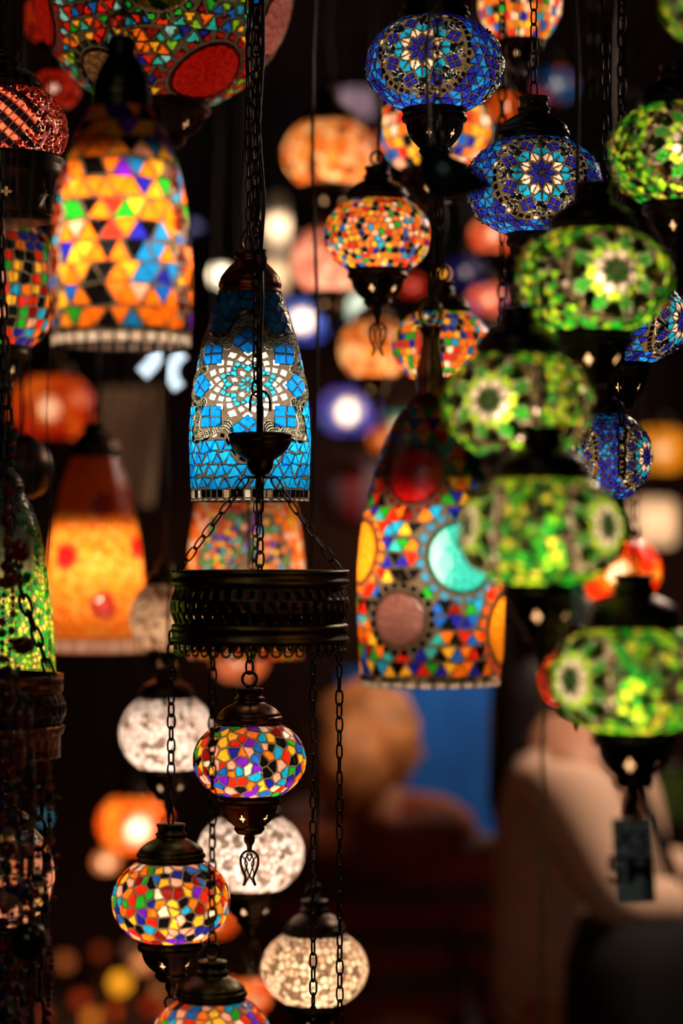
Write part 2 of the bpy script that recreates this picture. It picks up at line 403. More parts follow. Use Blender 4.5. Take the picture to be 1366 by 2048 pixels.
# ------------------------------------------------------------------ metalwork
def starhole(n=16, inner=.32):
    out = []
    for i in range(n):
        a = 2*PI*i/n; k = abs(math.cos(2*a))**1.2
        out.append((inner+(.95-inner)*k, a))
    return [(r*math.cos(a), r*math.sin(a)) for r, a in out]
def perf(b, f, ncol, nrow, hole, hw=.3, hh=.35, stag=True, rot=0, thick=.0008, skip=1, mi=0, cut=None):
    """perforated band. f(lon,v,h)->point, v in 0..1; hole: 16 unit points; each cell keeps its rim, the hole is really open"""
    E = []
    for i in range(16):
        a = 2*PI*i/16; c, s_ = math.cos(a), math.sin(a); m = max(abs(c), abs(s_)); E.append((c/m*.5, s_/m*.5))
    for r in range(nrow):
        for c in range(ncol):
            cu = c+.5+(.5 if (stag and r % 2) else 0); cv = r+.5
            if skip > 1 and c % skip:
                o = [(cu+e[0], cv+e[1]) for e in E]
                b.add([f(2*PI*u/ncol+rot, v/nrow, 0) for u, v in o], [tuple(range(16))], mi=mi); continue
            o = [(cu+e[0], cv+e[1]) for e in E]; q = [(cu+h[0]*hw, cv+h[1]*hh) for h in hole]
            P = [f(2*PI*u/ncol+rot, v/nrow, 0) for u, v in o]+[f(2*PI*u/ncol+rot, v/nrow, 0) for u, v in q]+[f(2*PI*u/ncol+rot, v/nrow, -thick) for u, v in q]
            b.add(P, [(k, (k+1) % 16, 16+(k+1) % 16, 16+k) for k in range(16)]+[(16+k, 16+(k+1) % 16, 32+(k+1) % 16, 32+k) for k in range(16)], mi=mi)
def rope(n, amp, k0, k1):
    return lambda a, k, z: 1+(amp*math.sin(n*a+z*900) if k0 <= k <= k1 else 0)

def cap_upper(R, r0, z0, parent, mat, ring=True, squat=1.0):
    """lidded brass cap over the globe, returns top z"""
    b = MB(); q = r0/.56
    pr = [(.50, -.02), (.565, -.01), (.57, .02), (.545, .045), (.555, .055), (.58, .075), (.585, .10), (.58, .13), (.56, .155), (.545, .165), (.555, .185), (.53, .215), (.47, .275), (.40, .325), (.32, .365), (.27, .39), (.255, .405), (.25, .44), (.27, .46), (.27, .475), (.235, .5), (.22, .55), (.235, .6), (.25, .635), (.24, .65), (.0, .655)]
    b.lathe([(r*q*R, z*R*squat) for r, z in pr], 72, z0=z0, mod=lambda a, k, z: 1+(.014*math.sin(44*a+(k-5)*.8) if 4 <= k <= 8 else (.02*abs(math.sin(4*a)) if 11 <= k <= 14 else 0)))
    capo = b.build('cap', mat, parent)
    zt = z0+.65*R*squat
    if ring:
        b = MB(); b.lathe([(.075*R, 0), (.08*R, .04*R), (.05*R, .06*R), (.0, .065*R)], 16, z0=zt)
        b.tube([(.13*R*math.cos(2*PI*i/20), 0, zt+.16*R+.13*R*math.sin(2*PI*i/20)) for i in range(20)], .026*R, 8, True)
        b.build('hook', mat, capo); zt += .27*R
    return zt
def cap_lower(R, r0, z0, parent, mat, finial='tulip', deep=1.0, holes=6, rot=0):
    q = r0/.56; b = MB()
    pr = [(.50, .02), (.565, .01), (.575, -.02), (.55, -.05), (.545, -.07), (.56, -.09), (.57, -.12), (.565, -.15), (.55, -.175), (.51, -.19), (.50, -.215)]
    b.lathe([(r*q*R, z*R*deep) for r, z in pr], 72, z0=z0, mod=lambda a, k, z: 1+(.014*math.sin(44*a+(k-5)*.8) if 5 <= k <= 8 else 0))
    S = Surf([(.50*q*R, -.215*R*deep), (.485*q*R, -.30*R*deep), (.44*q*R, -.39*R*deep), (.37*q*R, -.48*R*deep), (.29*q*R, -.545*R*deep)])
    T = 2*holes
    perf(b, lambda lon, v, h: tuple(Vector(S.pt(lon, v*S.len, h))+Vector((0, 0, z0))), T, 1, starhole(), .26, .24, False, rot, skip=2)
    lo = [(.29, -.545), (.265, -.56), (.26, -.585), (.275, -.6), (.275, -.62), (.21, -.70), (.10, -.71), (.085, -.72), (.09, -.76), (.105, -.785), (.085, -.81), (.1, -.83), (.075, -.87), (.05, -.92), (.042, -1.0), (0, -1.0)]
    b.lathe([(r*q*R, z*R*deep) for r, z in lo], 40, z0=z0)
    bowlo = b.build('bowl', mat, parent)
    zb = z0-1.0*R*deep
    b = MB()   # frosted neck of the glass globe inside the bowl, lit by the bulb
    b.lathe([(.46*q*R, -.03*R), (.42*q*R, -.25*R*deep), (.30*q*R, -.44*R*deep), (.12*q*R, -.5*R*deep), (0, -.5*R*deep)], 32, hexc('ffdcb8'), z0=z0)
    b.build('glass_neck', TILE, bowlo)
    if finial == 'tulip': tulip(R, zb, bowlo, mat)
    elif finial == 'ring':
        b = MB(); b.tube([(.1*R*math.cos(2*PI*i/16), 0, zb-.08*R+.1*R*math.sin(2*PI*i/16)) for i in range(16)], .022*R, 6, True); b.build('ring', mat, bowlo)
    return zb
def tulip(R, z, parent, mat, sc_=1.0):
    b = MB(); W = .155*R*sc_; H = .62*R*sc_
    def crv(pts, r=.016*R): 
        # catmull-rom
        P = [Vector((x*W, 0, z-y*H)) for x, y in pts]; out = []
        for i in range(len(P)-1):
            p0 = P[max(i-1, 0)]; p1 = P[i]; p2 = P[i+1]; p3 = P[min(i+2, len(P)-1)]
            for k in range(6):
                t = k/6; out.append(.5*((2*p1)+(-p0+p2)*t+(2*p0-5*p1+4*p2-p3)*t*t+(-p0+3*p1-3*p2+p3)*t**3))
        out.append(P[-1]); b.tube(out, r, 6)
    for s in (-1, 1):
        crv([(0, 0), (.55*s, .04), (.95*s, .17), (1.0*s, .36), (.75*s, .58), (.45*s, .78), (.7*s, 1.0)], .022*R)
        crv([(0, .1), (.35*s, .18), (.5*s, .34), (.3*s, .52), (0, .72), (-.3*s, .84), (-.62*s, 1.0)], .014*R)
        crv([(.9*s, .14), (.45*s, .27), (.25*s, .4), (.5*s, .6), (.45*s, .76)], .012*R)
        crv([(0, .05), (.3*s, .12), (0, .3)], .012*R)
    b.build('tulip_finial', mat, parent)
def bulb(R, z, parent, s, rb=.0, sock=True, col=(1., .74, .48), topz=None, sr=None):
    rb = rb or min(.028, R*.32)
    b = MB(); b.ball((0, 0, z), rb, n=14, sz=1.15)
    o = b.build('bulb', bulb_mat(s, col), parent)
    if sock:
        sr = sr or rb*.95; zt = topz if topz is not None else z+rb*3
        b = MB(); b.lathe([(0, zt), (sr*.8, zt), (sr*.8, z+rb*1.6), (sr, z+rb*1.35), (sr, z+rb*1.15), (0, z+rb*1.15)], 20)
        o.parent = b.build('socket', IRON, parent)
def hang(parent, x, y, zt, kind, base):
    """chain / cord from local zt up to the ceiling"""
    top = CEIL-base.z
    if kind == 'chain':
        b = MB(); b.chain((0, 0, zt), (0, 0, top), .018, .0085, .0010); b.tube([(0, 0, top-.0), (0, 0, top-.004)], .012, 12)
        b.build('chain', IRON, parent)
    if kind in ('cord', 'chaincord'):
        b = MB(); b.tube([(0+.004*math.sin(k*1.7), .003*math.cos(k*2.3), zt-.01+(top-zt+.01)*k/10) for k in range(11)], .0022, 6); b.build('cord', CABLE, parent)
    if kind == 'chaincord':
        b = MB(); b.chain((.007, 0, zt), (.007, 0, top), .018, .0095, .0012); b.build('chain', IRON, parent)

# ------------------------------------------------------------------ globe lamps
def globe_surf(R, b=.74, rt=.56, rb=.56, sq=1.0):
    t0 = math.asin(rt); t1 = PI-math.asin(rb)
    return Surf([(R*math.sin(t0+(t1-t0)*i/40), R*b*math.cos(t0+(t1-t0)*i/40)) for i in range(41)])
LID = [0]
def globe_lamp(cx, cy, wpx, d, style, label, group=None, kind='mosaic_globe_lamp', lon=None, t=.5, tilt=(0, 0), b=.74, rt=.56, rb=.56,
               hk=None, finial='tulip', s=11., mat=None, low=True, size=None, pal=None, seed=None, lower=True, hpx=None, deep=1.0, squat=1.0, bz=-.18, cat='lamp', bcol=(1., .74, .48), U=.62, chain_to=None, ring=True, brb=0):
    LID[0] += 1; seed = seed or LID[0]*7+3
    R = wpx/2*d/FPX; base = at(cx, cy, d); mat = mat or BRASS; hk = hk or ('chain' if d < 2.8 else 'cord')
    root = empty(kind, base, label, cat, group, 0, (math.radians(tilt[0]), math.radians(tilt[1])))
    if hpx: b = (hpx/wpx)/math.cos(math.asin(rt))
    S = globe_surf(R, b, rt, rb); M = Mosaic(S, seed, (.1, .075, .045) if 'star' in style else (.16, .125, .08))
    F = -PI/2 if lon is None else -PI/2+math.radians(lon)      # faces the camera
    tm = S.len*t
    M.tile = TILE_THIN if style == 'greenstar' else (TILE_MID if style in ('bluestar', 'irregular', 'fine', 'crackle') else None)
    if style == 'irregular': M.voro((size or .175)*R, pal or MULTI, gap=.10, chaos=.5)
    elif style == 'fine': M.voro((size or .12)*R, pal or MULTI_W, gap=.12, chaos=.30)
    elif style == 'lozenge':
        M.voro((size or .15)*R, pal or MULTI_R, gap=.12, chaos=.12)
    elif style in ('bluestar', 'greenstar'):
        cols = [DB, hexc('ffe4d4'), Cy, (.012, .015, .42)] if style == 'bluestar' else [(.003, .07, .01), hexc('fff0e0'), (.42, .75, .04), Gn]
        bd = BEADB if style == 'bluestar' else BEADG
        n = 3
        for i in range(n):
            M.star(F+2*PI*i/n, tm, U*R, cols, beads=bd, beadr=.021*R if style == 'bluestar' else .035*R, rot=PI/2+.2*i)
        M.tri(.17*R, BLUES if style == 'bluestar' else GREENS)
        for i in range(n):
            a = F+2*PI*(i+.5)/n
            if style == 'bluestar':
                for sg in (-1, 1): M.border(a+sg*.0, tm, .0, 1, 0, Wt, 1)
            else: M.beadfill(a, tm, .16*R, .42*R, 60, .035*R, BEADG)
    elif style == 'crackle': M.voro((size or .13)*R, pal or WHITES, gap=.07, chaos=.42)
    elif style == 'checkbead':
        M.star(F, tm, .01, [Bk]*4, mirrors=False)
    M.build('globe', root)
    rtop = R*rt; ztop = R*b*math.cos(math.asin(rt)); zbot = -R*b*math.cos(math.asin(rb))
    zt = cap_upper(R, rt, ztop, root, mat, ring, squat)
    if lower: cap_lower(R, rb, zbot, root, mat, finial, deep)
    bulb(R, bz*R*b/.74, root, s, topz=ztop, col=bcol, rb=brb)
    if chain_to is None: hang(root, 0, 0, zt, hk, base)
    else:
        bb = MB(); bb.chain((0, 0, zt), (0, 0, chain_to-base.z), .015, .008, .0012); bb.build('chain', IRON, root)
    return root

# ------------------------------------------------------------------ bell lamps
def bell_lamp(cx, ytop, ybot, wpx, d, label, deco, prof, capw, caph, group='hanging bell lamps', s=22., bulby=.6, sockr=None, hk='chaincord', spindle=False, mat=None, seed=5, grout=(.1, .075, .05), rim=True, bcol=(1., .74, .48), lon=0):
    k = d/FPX; R = wpx/2*k; H = (ybot-ytop)*k; base = at(cx, ybot, d); mat = mat or BRASS
    root = empty('mosaic_bell_lamp', base, label, 'lamp', group)
    S = Surf([(r*R, z*H) for z, r in prof]); M = Mosaic(S, seed, grout)
    deco(M, S, R, H); M.build('shade', root)
    r0 = prof[0][1]*R; z0 = H; ch = caph*k; cw = capw/2*k
    b = MB()
    if not spindle:
        pr = [(.9, -.12), (1.02, -.08), (1.03, 0), (.98, .05), (1.0, .09), (1.02, .14), (1.0, .22), (.96, .26), (.97, .30), (.88, .40), (.74, .52), (.60, .62), (.5, .68), (.49, .76), (.54, .80), (.50, .88), (.40, .94), (0, .95)]
        b.lathe([(r*cw, z*ch) for r, z in pr], 72, z0=z0, mod=lambda a, k_, z: 1+(.012*math.sin(54*a+(k_-5)*.8) if 4 <= k_ <= 7 else 0))
        zt = z0+.95*ch
    else:
        pr = [(1.0, -.10), (1.0, 0), (.85, .06), (.6, .12), (.5, .2), (.55, .32), (.52, .45), (.44, .6), (.36, .72), (.34, .84), (.38, .9), (.55, .955), (.58, .965), (.3, .98), (0, 1.0)]
        b.lathe([(r*cw, z*ch) for r, z in pr], 48, z0=z0); zt = z0+ch
    capo = b.build('cap', mat, root)
    b = MB(); b.tube([(.010*math.cos(2*PI*i/18), 0, zt+.010+.013*math.sin(2*PI*i/18)) for i in range(18)], .0022, 6, True); b.build('hook', mat, capo)
    # bulb hangs inside from a dished metal shade that keeps the upper glass dark
    zb = H*bulby; b = MB(); rb = .022
    b.ball((0, 0, zb-.022), rb, n=16, sz=2.3); bo = b.build('bulb', bulb_mat(s, bcol), root)
    sr = sockr*R if sockr else .5*R
    b = MB(); b.lathe([(.012, z0), (.012, zb+.047), (sr*.6, zb+.039), (sr, zb+.031), (sr, zb+.030), (.012, zb+.034), (0, zb+.030)], 40)
    bo.parent = b.build('socket', IRON, root)
    hang(root, 0, 0, zt+.02, hk, base)
    return root
BELL = [(1.0, .50), (.96, .56), (.88, .66), (.78, .76), (.66, .86), (.54, .93), (.42, .98), (.30, 1.0), (.15, .985), (0.0, .965)]

# ================================================================== OBJECTS
GG = 'mosaic globe lamps hung around the stall'
# ---- the blue globes
globe_lamp(869, 130, 272, 2.62, 'bluestar', 'royal blue globe lamp with white star at top of picture', 'blue star globe lamps', ring=False, lon=-13, t=.46, hpx=176, rt=.5, rb=.47, U=.72, finial='none', s=11, seed=11)
globe_lamp(1068, 372, 272, 2.63, 'bluestar', 'blue globe lamp with centred white star, below and right of the top one', 'blue star globe lamps', ring=False, lon=2, t=.45, hpx=180, rt=.5, rb=.40, U=.72, finial='ring', s=12, seed=22)
globe_lamp(1243, 642, 268, 2.68, 'bluestar', 'blue globe lamp half hidden behind the largest blurred green globe', 'blue star globe lamps', lon=-62, t=.5, hpx=160, rt=.5, rb=.42, U=.66, finial='tulip', s=12, seed=33)
globe_lamp(1212, 912, 180, 2.56, 'bluestar', 'small round blue globe lamp with beads beside the tulip finial', 'blue star globe lamps', ring=False, lon=58, t=.5, hpx=166, rt=.42, rb=.35, b=.95, U=.78, finial='none', s=13, seed=44)
# ---- the green globes in front
globe_lamp(1186, 562, 312, 2.25, 'greenstar', 'green globe lamp with bright white ring, uppermost of the full green ones', 'blurred green globe lamps', ring=False, lon=11, t=.47, hpx=192, rb=.5, U=.66, s=19, seed=51, finial='none', mat=BRASS)
globe_lamp(1037, 809, 298, 2.18, 'greenstar', 'green globe lamp with white ring on its left, left of the small blue globe', 'blurred green globe lamps', ring=False, lon=-27, t=.48, hpx=196, rb=.5, U=.66, s=19, seed=52, finial='none')
globe_lamp(1085, 1061, 326, 2.08, 'greenstar', 'green globe lamp with white ring at its right edge, below the small blue globe', 'blurred green globe lamps', ring=False, lon=48, t=.45, hpx=204, rb=.5, U=.62, s=19, seed=53, finial='none')
globe_lamp(1268, 1356, 336, 2.09, 'greenstar', 'green globe lamp with a paper price tag hanging under it', 'blurred green globe lamps', ring=False, lon=-55, t=.48, hpx=198, rb=.5, U=.62, s=19, seed=54, finial='none')
globe_lamp(1352, 308, 266, 2.4, 'greenstar', 'green globe lamp cut by the right edge, beside the upper blue globes', 'blurred green globe lamps', ring=False, lon=5, t=.48, hpx=186, rb=.5, U=.66, s=15, seed=55, finial='none')
globe_lamp(1436, 12, 226, 2.2, 'greenstar', 'green globe lamp in the top right corner, mostly out of frame', 'blurred green globe lamps', ring=False, lon=-30, t=.48, rb=.5, s=10, seed=56, finial='none')
# ---- sharp multicoloured globes under the ring chandelier (their chains end at its ring, z of ring bottom)
ZR = at(520, 1285, 2.56).z
globe_lamp(499, 1519, 225, 2.58, 'irregular', 'multicoloured globe lamp hanging at the centre under the pierced brass ring', 'small mosaic globes under the pierced ring', hpx=139, seed=61, s=13.5, mat=BRASS_WARM, chain_to=ZR+.028, bz=-.3)
globe_lamp(342, 1801, 234, 2.54, 'irregular', 'multicoloured globe lamp at lower left, below the orange blurred lamp', 'small mosaic globes under the pierced ring', hpx=155, seed=62, s=14, mat=BRASS_GREEN, chain_to=ZR+.012, bz=-.15, finial='ring', ring=False)
globe_lamp(424, 2080, 240, 2.47, 'irregular', 'multicoloured globe lamp cut by the bottom edge, under its olive brass cap', 'small mosaic globes under the pierced ring', hpx=160, seed=63, s=14, mat=BRASS_GREEN, chain_to=ZR)
# ---- softer multicoloured and plain globes behind
globe_lamp(755, 471, 214, 2.95, 'fine', 'multicoloured beaded globe lamp right of the centre top, tulip finial below', GG, hpx=136, seed=71, s=13, pal=MULTI_W)
globe_lamp(884, 693, 198, 3.0, 'lozenge', 'multicoloured globe lamp behind the tall spindle cap of the big bell', GG, hpx=132, seed=72, s=12, finial='ring', pal=MULTI_W+[Gn, Cy, DB])
globe_lamp(868, 262, 226, 3.2, 'lozenge', 'multicoloured blurred globe lamp behind the bowl of the top blue globe', GG, hpx=150, seed=73, s=14, size=.2, pal=MULTI_W+[Wt, Pk], finial='ring')
globe_lamp(1040, 6, 166, 3.1, 'lozenge', 'multicoloured blurred globe lamp touching the top edge right of centre', GG, hpx=150, b=.95, seed=74, s=13, size=.2, pal=MULTI_W+[Wt, Cy], finial='none')
globe_lamp(658, 308, 186, 3.8, 'crackle', 'amber crackle globe lamp, upper middle', 'plain crackle glass globe lamps', hpx=126, seed=75, s=11, pal=AMBERS, size=.24, finial='ring')
globe_lamp(658, 520, 150, 4.0, 'crackle', 'pink crackle globe lamp left of the beaded multicoloured globe', 'plain crackle glass globe lamps', hpx=124, b=.9, seed=76, s=14, pal=PINKS, size=.24, finial='ring')
globe_lamp(748, 697, 140, 3.98, 'crackle', 'brownish amber globe lamp beneath the tulip finial, middle', 'plain crackle glass globe lamps', hpx=112, b=.9, seed=77, s=11, pal=AMBERS, size=.3, finial='ring')
globe_lamp(334, 1466, 188, 3.13, 'crackle', 'white crackle globe lamp left of the sharp multicoloured globe', 'plain crackle glass globe lamps', hpx=140, seed=78, s=16, bcol=(1, .82, .66), finial='tulip')
globe_lamp(501, 1706, 212, 3.05, 'crackle', 'white crackle globe lamp behind the sharp tulip finial', 'plain crackle glass globe lamps', hpx=142, seed=79, s=17, bcol=(1, .82, .66), finial='tulip')
globe_lamp(629, 1936, 212, 2.97, 'crackle', 'cream crackle globe lamp at the bottom, crossed by two chains', 'plain crackle glass globe lamps', hpx=134, seed=80, s=15, bcol=(1, .68, .38))
globe_lamp(330, 1234, 140, 3.32, 'crackle', 'tan crackle globe lamp peeking out left of the pierced ring', 'plain crackle glass globe lamps', hpx=128, b=.95, seed=81, s=8, bcol=(1, .62, .32))
# ---- far lamps
def eye_lamp(cx, cy, wpx, d, rim, core, label, s=14, rad=.42, hpx=None, lon=0, kind='mosaic_globe_lamp', hk='cord'):
    LID[0] += 1; R = wpx/2*d/FPX; base = at(cx, cy, d)
    root = empty(kind, base, label, 'lamp', 'small far lamps behind the stall')
    S = globe_surf(R, .85, .5, .5); M = Mosaic(S, LID[0], tuple(c*.6 for c in rim[0]))
    F = -PI/2+math.radians(lon); M.disc(F, S.len*.55, rad*R, core, core[0], 4); M.voro(.32*R, rim, gap=.06)  # pale core disc puts the bulb's hot spot into the glass colour
    M.build('globe', root); zt = cap_upper(R, .5, R*.85*math.cos(math.asin(.5)), root, BRASS, False)
    b = MB(); z = -R*.85*math.cos(math.asin(.5)); b.lathe([(.5*R, z+.02*R), (.52*R, z-.05*R), (.4*R, z-.2*R), (.1*R, z-.35*R), (0, z-.6*R)], 24); b.build('bowl', BRASS, root)
    bulb(R, 0, root, s*.8, topz=R*.7); hang(root, 0, 0, zt, hk, base)
HOT_WHITE = [hexc('fff2e6')]  # white core glass, standing in for the bulb shining through
eye_lamp(605, 642, 104, 6.6, [(.02, .08, .5), DB, (.05, .1, .45)], HOT_WHITE, 'far blue lamp with glowing white centre, right of the blue bell', 30, .42)
eye_lamp(698, 822, 112, 6.6, [(.03, .08, .4), DB, (.1, .06, .3)], HOT_WHITE, 'far blue lamp with glowing white centre, left of the big bell', 30, .42)
eye_lamp(268, 1648, 140, 5.4, [(.9, .12, .01), (.8, .08, .01), (1, .3, .03)], HOT_WHITE, 'orange blurred lamp with white hot centre above the lower left globe', 22, .42, lon=12)
eye_lamp(213, 1724, 46, 5.8, [(1, .35, .12)], [hexc('ffc79a')], 'tiny peach coloured far lamp at lower left', 18, .7)
eye_lamp(1110, 172, 92, 4.4, [(.01, .12, .4), (.01, .05, .35), (.8, .06, .01), (.01, .15, .5)], [(.01, .18, .5)], 'blue and red blurred lamp between the two upper blue globes', 5, .4)
eye_lamp(930, 545, 84, 4.6, [(.008, .01, .14), (.01, .02, .2)], [(.02, .015, .2)], 'dark blue far globe lamp right of the beaded globe', 6, .3)
eye_lamp(985, 470, 92, 4.2, [(.9, .12, .03), (1, .3, .15), hexc('f59c80')], [hexc('ff9a70')], 'coral far globe lamp just under the second blue globe', 8, .5)
eye_lamp(975, 600, 84, 4.4, [hexc('f07858'), (1, .2, .05), hexc('ffb0a0'), (.1, .05, .5)], [hexc('ff9a80')], 'pink and orange far globe lamp left of the green ones', 9, .4)
eye_lamp(795, 855, 70, 6.2, [(.06, .3, .28), (.03, .22, .22)], [hexc('ffe2b0')], 'teal far lamp with cream centre left of the big bell', 14, .42, lon=-10)
eye_lamp(770, 880, 62, 5.2, [(1, .28, .02), (.9, .2, .01)], [(1, .4, .05)], 'amber far lamp left of the red disc of the big bell', 7, .4)
eye_lamp(1318, 900, 118, 5.8, [(1, .45, .03), (1, .5, .04)], [(1, .55, .05)], 'plain yellow glowing far lamp at the right edge', 7, .4)
eye_lamp(105, 815, 170, 4.4, [(.75, .04, .006), (.9, .12, .01), (1, .22, .02), (.5, .02, .004)], [(1, .3, .05)], 'red and orange blurred lamp under the diamond patterned globe', 6, .4)
eye_lamp(1236, 1140, 172, 3.5, [(.9, .04, .008), Rd, Or, Yl, (.9, .04, .008)], [(1, .38, .02)], 'red and orange blurred lamp above the tagged green globe', 14, .5, lon=-8)
eye_lamp(1152, 1360, 158, 2.38, [Rd, Or, (.8, .05, .01), Pk, Cy], [(.9, .05, .01)], 'red mosaic lamp mostly hidden behind the tagged green globe', 10, .4, lon=-60)
eye_lamp(432, 1838, 90, 4.2, [(1, .2, .02), (.9, .12, .01)], [(1, .3, .04)], 'orange blurred lamp right of the lower left globe', 7, .4)
eye_lamp(490, 1992, 104, 4.0, [(1, .16, .02), (1, .3, .06), (.8, .06, .01)], [hexc('ffc0a0')], 'orange blurred lamp with pink centre at the bottom', 11, .36, lon=25)
eye_lamp(480, 1320, 110, 4.4, [hexc('f08a60'), (1, .3, .1), hexc('ffb090')], [hexc('ffa070')], 'peach blurred lamp seen just under the pierced ring', 7, .4)
eye_lamp(105, 40, 120, 3.4, [(.5, .015, .004), (.3, .008, .003), (.7, .05, .01)], [(.5, .02, .004)], 'dark red lamp behind the big globe at top left', 5, .4)
eye_lamp(110, 180, 100, 3.3, [(.5, .015, .004), (.35, .01, .003), (.7, .04, .01)], [(.5, .02, .004)], 'dark red lamp above the pink beaded globe', 5, .4)
eye_lamp(1010, 215, 74, 3.6, [(.8, .13, .01), (.5, .05, .006), (.9, .2, .02)], [(.9, .2, .02)], 'burnt orange lamp behind the chain right of the top blue globe', 7, .4)
eye_lamp(825, 572, 50, 5.0, [(.9, .02, .01), (.8, .05, .01)], [(.9, .05, .01)], 'small red far lamp right of the beaded globe bowl', 6, .4)
eye_lamp(748, 290, 60, 4.4, [(.8, .015, .008), (.6, .01, .005)], [(.8, .02, .01)], 'small red lamp peeking out behind the amber globe', 6, .4)
eye_lamp(390, 452, 26, 5.5, [(.1, .15, .6)], [(.15, .2, .7)], 'tiny periwinkle far lamp right of the orange bell', 12, .5)
eye_lamp(885, 548, 30, 3.4, [(1, .6, .05), (1, .7, .1)], [(1, .75, .2)], 'tiny yellow lamp on the chain above the spindle cap', 16, .4)
# small standing candle lamps on the far display table
tb = empty('display_table', at(250, 2085, 6.9), 'low wooden display table far behind, covered with small glowing lamps', 'table')
b = MB(); b.box((0, 0, -.02), (.55, .3, .02)); b.build('tabletop', simple('dark_table_wood', (.06, .02, .012), .5, 0, .4, 8), tb, False)
for sx in (-1, 1):
    for sy in (-1, 1):
        h = (tb.location.z-.04)/2; b = MB(); b.box((sx*.5, sy*.26, -.04-h), (.02, .02, h)); b.build('leg', simple('table_leg_wood', (.05, .02, .012), .5, 0, .4, 8), tb, False)
far = [(240, 1966, 54, Yl, 5), (286, 1926, 46, (1, .45, .2), 4), (322, 1980, 44, (.8, .35, .15), 1.5), (130, 1924, 44, (.9, .3, .1), 1.2), (184, 2038, 44, (1, .35, .05), 3), (162, 2000, 40, (.8, .1, .02), 1.5), (232, 2020, 40, (.9, .15, .02), 2), (300, 2010, 40, (.7, .06, .01), 1.5), (88, 1635, 20, (.05, .3, .6), 8), (265, 1900, 42, (.6, .3, .2), 1.0), (200, 1905, 40, (.6, .12, .03), .8), (340, 2035, 44, (.9, .2, .03), 2.2), (86, 2030, 40, (.6, .08, .02), 1.2), (658, 608, 16, (.9, .5, .25), 8), (1142, 1258, 14, (.9, .6, .4), 8)]
names = ['golden', 'peach', 'brown amber', 'rust', 'deep orange', 'red', 'scarlet', 'dark red', 'sky blue', 'tan', 'maroon', 'warm orange', 'crimson', 'bronze', 'beige']
where = ['left of the lower left globe bowl', 'just beside the bowl of the lower left globe', 'near the olive cap', 'by the bead strings', 'at the bottom edge', 'low at the left', 'under the golden one', 'left of the olive cap', 'beside the bead strings', 'above the peach one', 'above the golden one', 'low beside the olive cap', 'near the bottom left corner', 'above the pair of tulip finials', 'under the green globe with a side ring']
for (px, py, wp, col, s), nm, wh in zip(far, names, where):
    d = (6.68+.42*((px*7) % 10)/10) if py > 1850 else (5.5 if wp < 30 else 6.9); R = wp*.36*d/FPX; base = at(px, py, d)
    r = empty('glass_ball_lamp', base, 'tiny blurred %s ball light %s' % (nm, wh), 'lamp', 'tiny ball lights in the far background')
    b = MB(); b.ball((0, 0, 0), R, col, n=20); b.build('glass_ball', TILE, r)
    b = MB(); b.ball((0, 0, 0), R*.4, n=12); b.build('bulb', bulb_mat(float(s*1.6)), r)
    if py > 1850 and px < 700:
        zt = tb.location.z-base.z; b = MB(); b.lathe([(0, -R*.9), (R*.5, -R*.95), (R*.25, -R*1.2), (.006, -R*1.4), (.006, min(zt+.01, -R*1.6)), (.03, zt+.004), (.03, zt), (0, zt)], 20); b.build('stand', BRASS_WARM, r)
    else: hang(r, 0, 0, R, 'cord', base)

